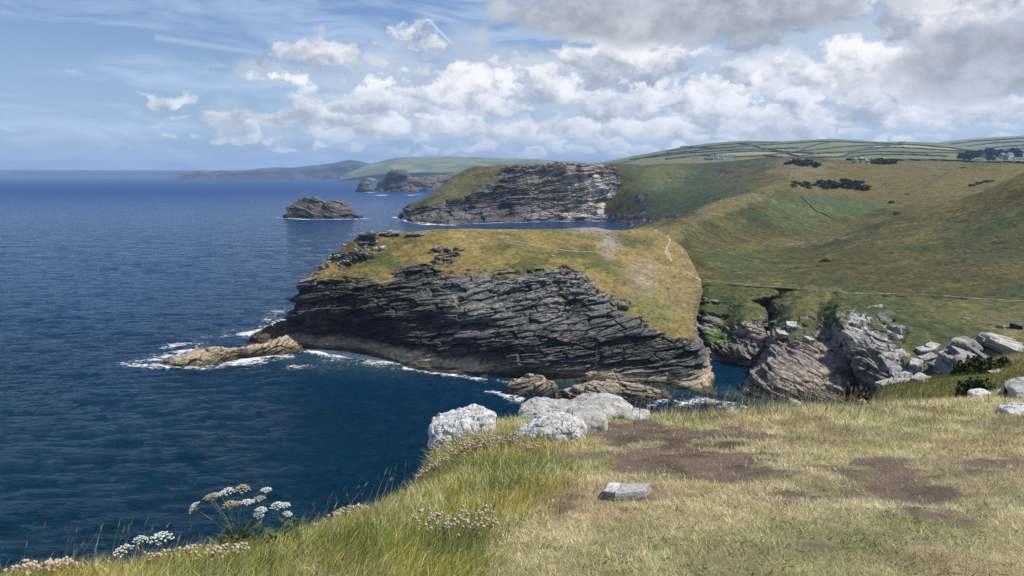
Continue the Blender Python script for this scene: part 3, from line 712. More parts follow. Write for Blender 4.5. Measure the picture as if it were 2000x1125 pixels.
# ---------------------------------------------------------------- distant coast, ridge behind ridge
def ridge(name, prof, Y, depth, nu, rockc, grassc, mat, cliff=.7, basepy=None, seed=400, rough=1.0, label=None, grass_lim=.75, back=True, slope=0.12, rocky=False):
    """prof: (px, py) of the skyline; the seaward foot stands at distance Y, the crest at Y+depth"""
    cols = []
    for q in prof:
        px, py = q[:2]; yy = q[2] if len(q) > 2 else Y
        a = ray(px, py)[0]; C = at(px, py, yy + depth); h = max(C[2], .5)
        W = np.array((a * yy, yy, -3.0))
        M = np.array((a * (yy + depth * slope * .6), yy + depth * slope * .6, h * cliff * .5)); T = np.array((a * (yy + depth * slope * 1.6), yy + depth * slope * 1.6, h * cliff))
        cols.append([W, M, T, C, C + np.array((a * depth, depth, -h * .15)), C + np.array((a * depth * 2, depth * 2, -h - 5))])
    nv = 70; V = loft(cols, nu, nv, None, [1, 1, 1.2, .2, .2]); N = grid_normals(V, nu, nv)
    s = Y / 1000.0
    R = np.tile(np.linspace(0, 1, nv), nu)
    hmax = V[:, 2].max()
    V2 = V.copy()
    d = fbm(V / (60 * s), 4, seed) * 14 * s * rough * (V[:, 2] > 1)
    if rocky: V2 = rockify(V, N, np.ones(len(V)), (.1, 0), 5.0, .8, seed + 7, 2, 2.5, .5)[0]
    V2[:, 1] += d * 1.5; V2[:, 2] += fbm(V / (25 * s), 4, seed + 1) * 2.0 * s * rough
    N2 = grid_normals(V2, nu, nv)
    rk = 1 - sstep(R + fbm(V / (40 * s), 4, seed + 2) * .22, grass_lim * .5, grass_lim * .62)
    k = fbm(V / (12 * s), 4, seed + 3)
    c = mixv(np.array(rockc) * .6, np.array(rockc) * 1.5, sstep(k, -.4, .4))
    g = mixv(np.array(grassc) * .75, np.array(grassc) * 1.3, sstep(fbm(V / (30 * s), 4, seed + 4), -.3, .3))
    if Y > 5000 and rough >= .5: g = g * (.72 + .6 * cells(V * np.array((1 / 330., 1 / 420., 0)), seed + 5)[2])[:, None]
    me = mesh_grid(name, V2, nu, nv, mat, mixv(g, c, rk)); register(name, V2)
    return add(name, me, kind='structure', **({'label': label} if label else {}))
ridge('remote_coast', [(-260, 331), (-100, 331.5), (60, 332), (200, 332), (300, 332.5), (400, 333), (480, 335), (560, 338)], 13600, 900, 120, (.04, .05, .065), (.05, .06, .06), MAT_VFAR, .8, seed=410, rough=.25)
ridge('distant_coast', [(346, 347), (356, 341), (375, 337.5), (392, 333.5), (410, 336), (430, 333), (470, 333), (520, 328.5), (580, 326.5), (630, 322), (660, 317), (684, 313), (705, 316), (730, 324), (760, 334)], 8600, 700, 200, (.055, .048, .05), (.06, .065, .04), MAT_VFAR, .82, seed=420, rough=.8, grass_lim=1.3)
ridge('distant_hill', [(664, 347), (680, 338), (700, 330), (720, 321), (745, 315), (775, 309), (820, 307), (880, 306), (960, 308), (1060, 312), (1160, 317.5), (1260, 322), (1340, 328)], 6200, 1500, 160, (.055, .055, .055), (.13, .145, .07), MAT_VFAR, .42, seed=430, rough=.5, grass_lim=.55, slope=.06)
ridge('nearer_coast', [(732, 381, 2610), (738, 366, 2630), (748, 352, 2650), (757, 343, 2650), (766, 335, 2650), (788, 334, 2660), (797, 341, 2680), (806, 347, 2700), (830, 346, 2800), (860, 343, 2900), (900, 338, 2950), (960, 335, 2950)], 2650, 220, 150, (.075, .068, .058), (.12, .115, .06), MAT_FAR, .88, seed=440, rough=1.2, grass_lim=1.25, slope=.14, rocky=True)
# ---------------------------------------------------------------- the sea
FOAM = [  # picture polyline, half width in metres, strength
    ([(258, 710), (300, 703), (340, 690), (372, 682)], 5.44, 0.63),
    ([(240, 712), (300, 716), (390, 721), (470, 704), (560, 691)], 3.23, 0.7),
    ([(400, 722), (480, 708), (560, 696)], 4.25, 0.55),
    ([(606, 683), (660, 692), (720, 697), (775, 706)], 4.6, 0.95),
    ([(640, 700), (700, 706), (770, 712)], 5.78, 0.46),
    ([(570, 715), (640, 716), (700, 708)], 4.25, 0.37),
    ([(775, 706), (800, 719), (850, 729), (930, 738)], 2.04, 0.63),
    ([(930, 738), (1000, 745), (1080, 748)], 1.53, 0.44),
    ([(485, 652), (520, 640), (560, 626)], 5.78, 0.7),
    ([(330, 676), (390, 660)], 5.1, 0.44),
    ([(480, 640), (440, 655), (400, 668)], 5.1, 0.31),
    ([(560, 600), (540, 612), (500, 640)], 5.1, 0.37),
    ([(962, 766), (985, 772), (1010, 780)], 2.55, 0.7),
    ([(1060, 788), (1150, 796)], 2.04, 0.41),
    ([(1270, 792), (1310, 782)], 2.04, 0.52),
    ([(1335, 790), (1380, 782), (1420, 792), (1450, 802)], 3.74, 0.55),
    ([(545, 425), (600, 429), (700, 428), (716, 427)], 7.65, 0.74),
    ([(552, 423), (575, 423)], 5.1, 0.59),
    ([(795, 430), (815, 434), (840, 438), (880, 439)], 11.9, 0.74),
    ([(880, 438), (960, 435.5), (1060, 433), (1150, 431.5), (1215, 431.5)], 5.1, 0.67),
    ([(770, 424), (790, 429)], 10.2, 0.52),
    ([(735, 381), (780, 382), (808, 381)], 15.3, 0.74),
    ([(692, 375), (730, 376)], 15.3, 0.67),
    ([(812, 380), (840, 379)], 13.6, 0.52),
    ([(380, 350), (520, 349), (640, 350.5), (700, 351.5)], 68.0, 0.55)]
def sea():
    rows = np.concatenate([np.geomspace(30, 110, 18, False), np.geomspace(110, 185, 90, False), np.geomspace(185, 330, 190, False), np.geomspace(330, 1300, 130, False), np.geomspace(1300, 15300, 70)])
    nu, nv = 620, len(rows)
    av = np.concatenate([np.linspace(-1.6, -.72, 20, False), np.linspace(-.72, .5, nu - 40, False), np.linspace(.5, 1.6, 20)])
    A, Y = np.meshgrid(av, rows, indexing='ij')
    V = np.stack([(A * Y).ravel(), Y.ravel(), np.zeros(nu * nv)], 1)
    dist = V[:, 1]
    P3 = V.copy(); P3[:, 2] = 0
    # swell, then chop, as far as the mesh can carry it
    near = 1 - sstep(dist, 500, 1200)
    d = np.array((.45, .9)); s = V[:, 0] * d[0] + V[:, 1] * d[1]
    V[:, 2] = near * (.22 * np.sin(s / 5.2 + fbm(P3 / 40, 2, 500) * 4) + fbm(P3 * np.array((.6, 1.3, 1)) / 6, 3, 501) * .45) + (1 - near) * fbm(P3 / 60, 2, 502) * .4
    foam = np.zeros(len(V))
    for line, wd, st in FOAM:
        pts = [lev(*q)[:2] for q in line]
        dd = seg_dist(V[:, :2], pts); foam = np.maximum(foam, st * np.exp(-(dd / wd) ** 2))
    lee = np.clip(np.exp(-(seg_dist(V[:, :2], [lev(600, 700)[:2], lev(760, 715)[:2]]) / 12) ** 2), 0, 1)
    sh = np.maximum.reduce([lee * .45, np.exp(-(seg_dist(V[:, :2], [lev(1440, 765)[:2], lev(1540, 792)[:2], lev(1650, 815)[:2]]) / 5) ** 2) * 1.0,
                            np.exp(-(seg_dist(V[:, :2], [lev(1000, 742)[:2], lev(1150, 752)[:2], lev(1320, 765)[:2]]) / 4) ** 2) * .5])
    m, nt, b = new_mat('sea_water'); p = pos()
    x, y, z = sep(p)
    fo = E(attr('foam').outputs['Fac']); shal = E(attr('shallow').outputs['Fac'])
    n_big = noise(p, .006, 3, .5); n_mid = noise(vec(x * .7, y * 1.4, 0), .055, 4, .6)
    deep = mixc(smooth(n_big * .6 + n_mid * .4, .35, .65), (.0002, .016, .036), (.002, .030, .078))
    near_c = mixc(smooth(y, 120, 330), (.0, .024, .044), (.002, .032, .090))
    deep = mixc(.6, deep, near_c)
    deep = mixc(smooth(y, 300, 1800), deep, (.005, .042, .135))
    colr = mixc(shal * .8, deep, (.05, .11, .10))
    ft = noise(vec(x, y * 1.5, 0), .55, 7, .72, .6); fl = noise(vec(x * .8, y, 3.0), .12, 4, .6, 1.0)
    fm = smooth(fo * 1.1 + (ft - .5) * 2.6 + (fl - .5) * 1.7, .44, .86)
    fm = fm * smooth(fo, .05, .25)
    wc = noise(vec(x * .35, y * .9, 9.0), .08, 5, .72, .5); caps = smooth(wc, .765, .80) * smooth(y, 260, 420) * .75
    fm = fm.max(caps)
    colr = mixc(fm, colr, (.86, .89, .90))
    nt.links.new(colr.s, b.inputs['Base Color'])
    b.inputs['IOR'].default_value = 1.13; b.inputs['Specular IOR Level'].default_value = .5
    nt.links.new((smooth(y, 150, 3000, .07, .42) + fm * .5).s, b.inputs['Roughness'])
    w1 = noise(vec(x * .55, y * 1.15, 0), .22, 3, .55, .4); w2 = noise(vec(x * .6, y * 1.25, 2.0), .75, 5, .62, .5); w3 = noise(vec(x, y, 1.0), .03, 3, .6)
    wf = noise(vec(x * .38, y, 4.0), .075, 4, .58, .5)
    h = w1 * smooth(y, 250, 900, 2.4, .8) + w2 * smooth(y, 160, 600, 1.9, .12) + wf * smooth(y, 180, 700, .5, 5.0) * smooth(y, 1500, 6000, 1.0, .35) + w3 * 1.5 + fm * .25
    bump(b, h, 1.0, 1.0)
    me = mesh_grid('sea', V, nu, nv, m, None, True, {'foam': foam, 'shallow': sh}, flip=False)
    add('sea', me, kind='structure', label='deep blue sea with white surf round the rocks')
sea()

# ---------------------------------------------------------------- sea stacks and rocks standing in the water
def island(name, label, cat, sky, base, depth, dip, pal, sc, seed, amp=.7, weed=1.5, nu=150, nv=80, tan=None, mat=None, group=None, front=.35):
    """sky: skyline points (px, py); base: (pxl, pxr, py) waterline; depth: metres front to back"""
    pl, pr, pb = base; Lf = lev(pl, pb); Y0 = Lf[1]
    sx = np.array([q[0] for q in sky], float)
    cols = []
    Yc = Y0 + depth * .5
    for k, q in enumerate(sky):
        a = ray(q[0], pb)[0]
        e = min(1, 2.6 * min(k + .0, len(sky) - 1 - k) / (len(sky) - 1) + .08); dd = depth * .5 * math.sqrt(e)
        T = at(q[0], q[1], Yc); h = max(T[2], .15)
        pt = lambda t, z: np.array((a * Yc, Yc + dd * t, z))
        cols.append([pt(-1.15, -3), pt(-1.0, 0), pt(-.8, h * .42), pt(-front, h * .93), pt(.0, h), pt(.5, h * .8), pt(.95, h * .2), pt(1.1, -3)])
    V = loft(cols, nu, nv, None, [.3, 1, 1, .6, .6, .6, .3]); N = grid_normals(V, nu, nv)
    ends = np.ones(len(V))
    V2, I1, I2, cr, n = rockify(V, N, ends, dip, sc, amp, seed, 2, 1.6, .75)
    N2 = grid_normals(V2, nu, nv)
    c = rock_colour(V2, I1, I2, cr, n, N2, pal, seed, .45, sc)
    z = V2[:, 2] + fbm(V2 / (4 * sc), 3, seed + 9) * weed * .6
    if tan is not None: c = mixv(c, tan, sstep(z, weed, weed * 2) * sstep(N2[:, 2], .0, .5) * .75)
    c = mixv(c, (.055, .042, .022), (1 - sstep(z, weed * .6, weed * 1.5)) * .9)
    ctr = V2.mean(0); ctr[2] = 0
    me = mesh_grid(name, V2 - ctr, nu, nv, mat or MAT_MID, c, False)
    o = add(name, me, loc=tuple(ctr), label=label, category=cat)
    if group: o['group'] = group
    return o
DK = [(.035, .034, .033), (.08, .074, .066), (.13, .11, .085), (.24, .215, .18)]
island('sea_stack', 'dark flat-topped rocky islet with surf round it, out at sea', 'sea stack',
       [(553, 425), (562, 423), (566, 402), (580, 394), (598, 388), (618, 387), (634, 396), (640, 396), (650, 392), (668, 392), (678, 403), (687, 414), (692, 422), (708, 426)], (553, 708, 427), 70, (-.25, .1), DK, 3.2, 510, .55, 4, mat=MAT_FAR)
island('sea_stack', 'small pointed rock stack left of the hazy blunt headland', 'sea stack',
       [(696, 375), (699, 366), (704, 358), (710, 353), (716, 354), (722, 359), (727, 369), (729, 375)], (696, 729, 375), 60, (.2, 0), DK, 6, 520, .5, 5, 70, 50, mat=MAT_FAR)
island('sea_stack', 'faint bluish low rocks just behind the small pointed stack', 'sea stack',
       [(700, 356), (708, 351), (716, 347), (724, 349), (731, 350), (740, 353), (745, 358)], (700, 745, 357.5), 90, (.2, 0), DK, 9, 530, .5, 5, 60, 40, mat=MAT_FAR)
TANR = [(.07, .058, .042), (.15, .122, .092), (.22, .18, .135), (.40, .335, .25)]
island('tidal_rock', 'squat brown rock with surf at its left foot, below the headland', 'rock',
       [(987, 768), (996, 752), (1012, 740), (1032, 733), (1058, 734), (1066, 741), (1074, 744), (1086, 752), (1094, 770)], (987, 1094, 774), 9, (.25, .2), TANR, .62, 540, .75, 1.3, 170, 110, (.33, .275, .20))
island('tidal_rock', 'long layered tan rock lying in the water, right of the squat one', 'rock',
       [(1086, 776), (1102, 764), (1124, 754), (1140, 756), (1156, 748), (1180, 743), (1214, 746), (1246, 750), (1272, 756), (1296, 766), (1310, 780)], (1086, 1310, 786), 11, (-.12, .15), TANR, .62, 550, .7, 1.4, 260, 110, (.36, .30, .215))
island('tidal_rock', 'low pale slab awash in the narrow cove behind the grass', 'rock',
       [(1366, 791), (1378, 785), (1392, 783), (1410, 786), (1424, 793)], (1366, 1424, 794), 5, (.2, .1), TANR, .4, 560, .6, .5, 70, 50, (.33, .28, .2))
# ================================================================== farmland on the skyline
HEDGE_LINES = [  # field banks on the patchwork hill, as picture polylines
    [(1190, 322), (1260, 309), (1340, 300), (1420, 294), (1500, 291), (1560, 290)], [(1230, 312), (1300, 301), (1400, 291), (1470, 285), (1540, 281), (1600, 277)],
    [(1300, 296), (1370, 288), (1440, 281), (1520, 278)], [(1300, 312), (1370, 304), (1430, 298), (1480, 296), (1540, 298), (1600, 301)], [(1440, 281), (1470, 285), (1492, 292)],
    [(1370, 304), (1430, 308), (1490, 305), (1560, 297), (1640, 288), (1690, 285), (1760, 284)], [(1560, 297), (1570, 290), (1600, 282), (1640, 276)], [(1560, 307), (1600, 300), (1650, 298), (1720, 290), (1766, 278)],
    [(1600, 277), (1660, 278), (1720, 281), (1790, 284), (1860, 290), (1900, 297)], [(1690, 291), (1760, 288), (1830, 293), (1896, 297)], [(1660, 300), (1720, 297), (1800, 299), (1890, 299)],
    [(1640, 308), (1700, 303), (1770, 303), (1850, 306)], [(1490, 305), (1530, 309), (1580, 309), (1640, 308)], [(1500, 291), (1530, 298), (1560, 307)], [(1330, 285), (1360, 289), (1400, 291)], [(1720, 281), (1690, 291), (1660, 300), (1640, 308)]]
HILL_PROF = [(1165, 320), (1200, 313), (1250, 303), (1300, 293), (1340, 286), (1400, 279), (1450, 275), (1530, 276), (1580, 273), (1625, 271), (1670, 274), (1720, 277), (1766, 277), (1820, 279), (1870, 284), (1920, 291), (1990, 300)]
def patchwork():
    cols = []
    for px, py in HILL_PROF:
        C = at(px, py, 3300); F = at(px, 330, 1500); M = at(px, 330 + (py - 330) * .55, 2300)
        F[2] -= 4
        cols.append([F, M, C, C + np.array((C[0] * .2, 600, -30))])
    nu, nv = 420, 150
    V = loft(cols, nu, nv, None, [1.1, 1.1, .15])
    V[:, 2] += fbm(V / 160, 3, 601) * 3
    # fields: flood-fill the net of banks on a fine raster, one colour for each field
    X0, X1, Y0, Y1, S = 1150, 2020, 262, 336, 1
    W, H = (X1 - X0), (Y1 - Y0) * 3
    wall = np.zeros((H, W), bool)
    for ln in HEDGE_LINES:
        for (ax, ay), (bx, by) in zip(ln[:-1], ln[1:]):
            for t in np.linspace(0, 1, int(abs(bx - ax) * 3 + abs(by - ay) * 9) + 4):
                i, j = int((ay + (by - ay) * t - Y0) * 3), int(ax + (bx - ax) * t - X0)
                if 0 <= i < H and 0 <= j < W: wall[max(0, i - 1):i + 1, j] = True
    lab = np.zeros((H, W), int); cur = 0
    for i in range(0, H, 2):
        for j in range(0, W, 3):
            if lab[i, j] or wall[i, j]: continue
            cur += 1; st = [(i, j)]; lab[i, j] = cur
            while st:
                a, b = st.pop()
                for c, d in ((a + 1, b), (a - 1, b), (a, b + 1), (a, b - 1)):
                    if 0 <= c < H and 0 <= d < W and not lab[c, d] and not wall[c, d]: lab[c, d] = cur; st.append((c, d))
    fr = np.random.default_rng(5)
    pal = np.array([(.11, .135, .05), (.16, .17, .065), (.22, .19, .095), (.09, .12, .046), (.26, .225, .115), (.13, .15, .055), (.11, .125, .05)])
    fc = pal[fr.integers(0, len(pal), cur + 1)] * fr.uniform(.85, 1.12, (cur + 1, 1)); fc[0] = (.07, .085, .045)
    px, py = project(V)
    li = lab[np.clip(((py - Y0) * 3).astype(int), 0, H - 1), np.clip((px - X0).astype(int), 0, W - 1)]
    c = fc[li] * (1 + fbm(V / 40, 3, 602)[:, None] * .15)
    add('patchwork_hill', mesh_grid('patchwork_hill', V, nu, nv, MAT_VFAR2, c), kind='structure', label='patchwork of small green fields on the skyline hill')
    register('patchwork', V)
MAT_VFAR2 = terrain_mat('terrain_fields', 0.03, 0.12, 0.14, 0.3, 2)
patchwork()
def east_hill():
    cols = []
    for px, py in [(1770, 296), (1800, 286), (1840, 278), (1880, 272.5), (1940, 268), (2000, 264), (2080, 259), (2160, 256)]:
        C = at(px, py, 4600); F = at(px, 318, 2500); M = at(px, 318 + (py - 318) * .5, 3500); cols.append([F, M, C, C + np.array((400, 700, -40))])
    V = loft(cols, 120, 90, None, [1, 1, .15]); V[:, 2] += fbm(V / 200, 3, 611) * 4
    px, py = project(V); k = np.floor((py + (px - 1800) * .12) / 8.5)
    c = np.array([(.12, .155, .075), (.15, .17, .085), (.135, .16, .08)])[(k.astype(int) % 3)]
    add('eastern_hill', mesh_grid('eastern_hill', V, 120, 90, MAT_VFAR2, c), kind='structure', label='green field-striped hill at the right end of the skyline')
    register('eastern_hill', V)
east_hill()

LEAF_FAR = terrain_mat('foliage_far', 0.5, 2.0, 0.5, 0.6, 0.5)
def resample(line, step):
    out = [np.array(line[0], float)]
    for a, b in zip(line[:-1], line[1:]):
        n = max(1, int(math.hypot(b[0] - a[0], b[1] - a[1]) / step))
        for k in range(1, n + 1): out.append(np.array(a, float) + (np.array(b, float) - np.array(a, float)) * k / n)
    return out
def bank(name, line, w, h, colr, only, seed, step=4, mat=None):
    """a hedge or wall that follows the ground: uneven ridge of an oval section"""
    P = [hit(q[0], q[1], only) for q in resample(line, step)]
    P = [p for p in P if p is not None]
    if len(P) < 2: return None
    P = np.array(P)
    if len(P) > 4: P[1:-1] = (P[:-2] + P[1:-1] * 2 + P[2:]) / 4
    n = max(8, len(P) * 3); P = catmull(P, 0, n, .4)
    T = np.gradient(P, axis=0); T[:, 2] = 0; T /= np.linalg.norm(T, axis=1)[:, None] + 1e-9
    S = np.stack([-T[:, 1], T[:, 0], 0 * T[:, 0]], 1)
    m = 7; V = []
    for k in range(m):
        th = math.pi * (k / (m - 1)); r = 1 + fbm(P / (w * 1.2) + k, 3, seed) * .5
        V.append(P + S * (math.cos(th) * w * .5 * r)[:, None] + np.array((0, 0, 1)) * (math.sin(th) * h * r - .3)[:, None])
    V = np.stack(V, 1).reshape(-1, 3); ctr = V.mean(0)
    c = np.array(colr) * (1 + fbm(V / w, 3, seed + 1)[:, None] * .4)
    return mesh_grid(name, V - ctr, n, m, mat or LEAF_FAR, c, flip=True), ctr
HEDGE_WORDS = ['lowest-left hedge climbing from the coast slope to the middle of the skyline hill', 'long hedge just under the left skyline of the patchwork hill', 'short hedge closest to the left summit of the patchwork hill', 'hedge across the foot of the left fields above the hamlet', 'short steep hedge dropping from the left summit', 'long wavering hedge from above the hamlet to the right-hand saddle', 'steep hedge up to the highest summit of the patchwork hill', 'diagonal hedge rising to the small knob right of the summit', 'hedge along the skyline right of the summit towards the wood', 'hedge sloping down to the wood, uppermost of the pale right-hand fields', 'hedge between the two palest fields left of the wood', 'lowest hedge of the right-hand fields behind the brown field', 'hedge at the hill foot right behind the brow bushes', 'steep cross hedge in the middle of the patchwork hill', 'tiny hedge link under the left skyline', 'steep dividing hedge between the middle and right-hand fields']
def hedge_things():
    for i, ln in enumerate(HEDGE_LINES):
        r = bank('hedgerow', ln, 7, 4.5, (.035, .048, .026), ('patchwork',), 620 + i, 5)
        if r: add('hedgerow', r[0], loc=tuple(r[1]), label=HEDGE_WORDS[i], category='hedge', group='hedge banks of the patchwork hill')
    for i, ln in enumerate([[(1820, 288), (1900, 277), (2000, 271)], [(1850, 292), (1930, 281), (2020, 276)], [(1900, 294), (1960, 287), (2040, 283)], [(1930, 299), (1970, 292), (2040, 289)]]):
        r = bank('hedgerow', ln, 12, 8, (.035, .048, .028), ('eastern_hill',), 650 + i, 6)
        if r: add('hedgerow', r[0], loc=tuple(r[1]), label=['uppermost hedge line on the rightmost hill', 'second hedge line down on the rightmost hill', 'third hedge line down on the rightmost hill', 'lowest hedge line on the rightmost hill'][i], category='hedge', group='hedges of the rightmost hill')
    r = bank('hedgerow', [(1690, 311.5), (1780, 312.5), (1860, 314.5), (1930, 317), (2010, 318)], 4, 2.6, (.03, .042, .02), ('mainland',), 660, 6)
    if r: add('hedgerow', r[0], loc=tuple(r[1]), label='dark hedge along the top edge of the brown field', category='hedge')
    r = bank('stone_wall', [(1564, 384), (1580, 398), (1592, 412), (1612, 420), (1632, 430)], 1.6, 1.3, (.16, .15, .11), ('mainland',), 665, 4)
    if r: add('stone_wall', r[0], loc=tuple(r[1]), label='thin old stone wall curving down into the green valley', category='wall')
    r = bank('field_bank', [(1995, 318), (1930, 322), (1860, 330), (1838, 345), (1805, 366), (1770, 380)], 4, .8, (.055, .052, .018), ('mainland',), 668, 5)
    if r: add('field_bank', r[0], loc=tuple(r[1]), label='low grassy bank crossing the brown field', category='bank')
hedge_things()

# ---------------------------------------------------------------- footpaths
def paths():
    m, nt, b = new_mat('path_earth'); p = pos(); n = noise(p, 1.4, 5, .65)
    nt.links.new(mixc(smooth(n, .35, .65), (.17, .145, .09), (.44, .385, .29)).s, b.inputs['Base Color']); b.inputs['Roughness'].default_value = .95
    def path(line, w, only, seed, lift=.12):
        P = [hit(q[0], q[1], only) for q in resample(line, 3.5)]; P = np.array([p for p in P if p is not None])
        P[1:-1] = (P[:-2] + 2 * P[1:-1] + P[2:]) / 4
        n = len(P) * 3; P = catmull(P, 0, n, .4); T = np.gradient(P, axis=0); T[:, 2] = 0; T /= np.linalg.norm(T, axis=1)[:, None] + 1e-9
        S = np.stack([-T[:, 1], T[:, 0], 0 * T[:, 0]], 1); ww = w * (1 + fbm(P / 4, 3, seed) * .9)
        ww = np.clip(ww, .25 * w, 3 * w)
        V = np.stack([P + S * (ww * .5 * k)[:, None] + np.array((0, 0, lift if abs(k) < .9 else -.05)) for k in (-1, -.6, 0, .6, 1)], 1).reshape(-1, 3)
        add('footpath', mesh_grid('footpath', V, n, 5, m, flip=True), kind='structure')
    path([(1372, 548), (1350, 537), (1330, 524), (1312, 512), (1304, 498), (1303, 484), (1308, 470), (1303, 460)], 1.1, ('headland', 'mainland'), 670)
    path([(1306, 505), (1299, 492), (1302, 480)], 1.0, ('headland', 'mainland'), 671)
    path([(1277, 453), (1286, 447), (1290, 440)], 1.2, ('headland', 'mainland'), 672)
    path([(1376, 546), (1430, 553), (1500, 559), (1560, 564), (1628, 566)], .4, ('mainland', 'cove'), 673)
    path([(1628, 564), (1650, 572), (1700, 573), (1760, 574), (1820, 576), (1900, 582), (1960, 586), (2005, 588)], .4, ('mainland', 'cove'), 674)
    path([(1540, 478), (1570, 474), (1610, 470), (1650, 464), (1690, 456)], .8, ('mainland',), 675)
    path([(960, 460), (1000, 470), (1050, 480), (1110, 490), (1180, 493)], .8, ('headland',), 676)
paths()

# ---------------------------------------------------------------- bushes, trees
def leaf_cloud(n, rx, ry, rz, size, colr, seed, hollow=.55, flat_base=True):
    """n small leaf-clump faces spread through a lumpy dome"""
    r = np.random.default_rng(seed)
    d = r.normal(size=(n, 3)); d /= np.linalg.norm(d, axis=1)[:, None]
    if flat_base: d[:, 2] = np.abs(d[:, 2])
    lump = 1 + fbm(d * 1.6 + seed, 3, seed) * .55
    rad = (hollow + (1 - hollow) * r.random(n) ** .6) * lump
    C = d * rad[:, None] * np.array((rx, ry, rz))
    a = r.normal(size=(n, 3)); a /= np.linalg.norm(a, axis=1)[:, None]; b = np.cross(a, r.normal(size=(n, 3))); b /= np.linalg.norm(b, axis=1)[:, None]
    s = size * r.uniform(.5, 1.4, n)[:, None]
    V = np.stack([C - a * s, C + b * s * .8, C + a * s, C - b * s * .8], 1).reshape(-1, 3)
    q = np.arange(n * 4).reshape(n, 4)
    cc = np.array(colr) * (r.uniform(.6, 1.45, n)[:, None])
    return V, q, np.repeat(cc, 4, 0)
LEAF = terrain_mat('foliage', 3.0, 11.0, 0.25, 0.0, 0.01)
def bush(name, label, cat, p, rx, ry, rz, n, size, colr, seed, group=None):
    V, q, c = leaf_cloud(n, rx, ry, rz, size, colr, seed)
    o = add(name, mesh_raw(name, V, q, LEAF, c, False), loc=tuple(p), label=label, category=cat)
    if group: o['group'] = group
    return o
def gorse():
    r = random.Random(3)
    specs = []
    for k in range(26):                       # the big dark thicket on the field's near edge
        u = r.random(); px = 1598 + u * 92 + r.uniform(-4, 4); py = 352 + abs(u - .45) * 10 + r.uniform(0, 15)
        specs.append((px, py, 'dark gorse bush in the large thicket at the near edge of the brown field', 'large thicket in the brown field', 1.0))
    for k in range(14):
        u = r.random(); specs.append((1538 + u * 60, 318 + u * 6 + r.uniform(-4, 4), 'dark gorse bush on the brow left of the brown field', 'bushes on the brow', .9))
    for k in range(12):
        u = r.random(); specs.append((1548 + u * 44, 362 + r.uniform(-5, 6), 'low scrubby bush on the bare edge left of the thicket', 'scrub left of the thicket', .6))
    for k in range(16):
        u = r.random(); specs.append((1700 + u * 50, 318 + r.uniform(-4, 3) + u * 3, 'dark green gorse bush right of the pale rocky tor', 'gorse beside the tor', 1.0))
    for k in range(7):
        u = r.random(); specs.append((1655 + u * 25, 311 + r.uniform(-2, 4), 'dark green gorse bush left of the pale rocky tor', 'gorse left of the tor', .8))
    for k, (px, py, lab, grp, s) in enumerate(specs):
        p = hit(px, py, ('mainland',))
        if p is None: continue
        w = p[1] * .0062 * s * r.uniform(.7, 1.4)
        bush('gorse_bush', lab, 'bush', p, w, w, w * .55, 110, w * .22, (.040, .056, .022), 700 + k, grp)
    for k, (px, py, s) in enumerate([(1898, 362, 1.1), (1912, 358, 1.3), (1926, 354, 1.1), (1938, 352, .8)]):
        p = hit(px, py + 2, ('mainland',))
        if p is not None: bush('gorse_bush', 'bright green bush on the crest of the near right slope', 'bush', p, 3.0 * s, 2.5, 1.9 * s, 260, .5, (.075, .11, .025), 760 + k, 'green bushes on the right crest')
    for k, (px, py, s, lab) in enumerate([(1740, 396, 1.0, 'small round bush on the valley side below the brown field'), (1612, 512, .9, 'small dark bush alone on the near slope'), (1750, 418, .8, 'small dark bush where the near slope meets the valley')]):
        p = hit(px, py, ('mainland',))
        if p is not None: bush('shrub', lab, 'bush', p, 2.4 * s, 2.2, 1.3 * s, 180, .45, (.045, .06, .022), 770 + k)
gorse()
def trees():
    """the wood and garden trees round the village at the right"""
    r = random.Random(9)
    bark = plain_mat('bark', (.07, .055, .04), .9)
    bmk = bmesh.new(); bmesh.ops.create_cone(bmk, segments=6, radius1=.5, radius2=.22, depth=5.0, cap_ends=True)
    for v in bmk.verts: v.co.z += 2.5
    trunk = bpy.data.meshes.new('trunk'); bmk.to_mesh(trunk); bmk.free(); trunk.materials.append(bark)
    crowns = []
    for k in range(4):
        V, q, c = leaf_cloud(420, 6, 6, 5.4, 1.0, (.033, .045, .028), 780 + k, .4, False); V[:, 2] += 7.4
        crowns.append(mesh_raw('crown', V, q, LEAF_FAR, c, False))
    spots = [(1872 + i * 3.6, 306 + r.uniform(-3, 4), 1750) for i in range(11)] + [(1905 + i * 6, 303 + r.uniform(-4, 2), 1900) for i in range(15)] + [(1890 + i * 8, 297 + r.uniform(-3, 2), 2200) for i in range(14)] + [(1985, 305, 1780), (1991, 306, 1780), (1979, 307, 1780), (1940, 309, 1790), (1930, 310, 1790), (1934, 307, 1790)]
    for i, (px, py, Y) in enumerate(spots):
        g = at(px, py + 6, Y); s = Y / 1800 * r.uniform(.8, 1.25)
        solo = i >= 40
        t = thing('tree', ('dark round tree standing among the white village houses' if solo else 'dark tree of the wood beside the village at the right'), 'tree', tuple(g), 'trees among the white houses' if solo else 'wood beside the village')
        t.scale = (s, s, s)
        add('trunk', trunk, t); cr = add('crown', crowns[i % 4], t); cr.rotation_euler.z = r.random() * 6
trees()

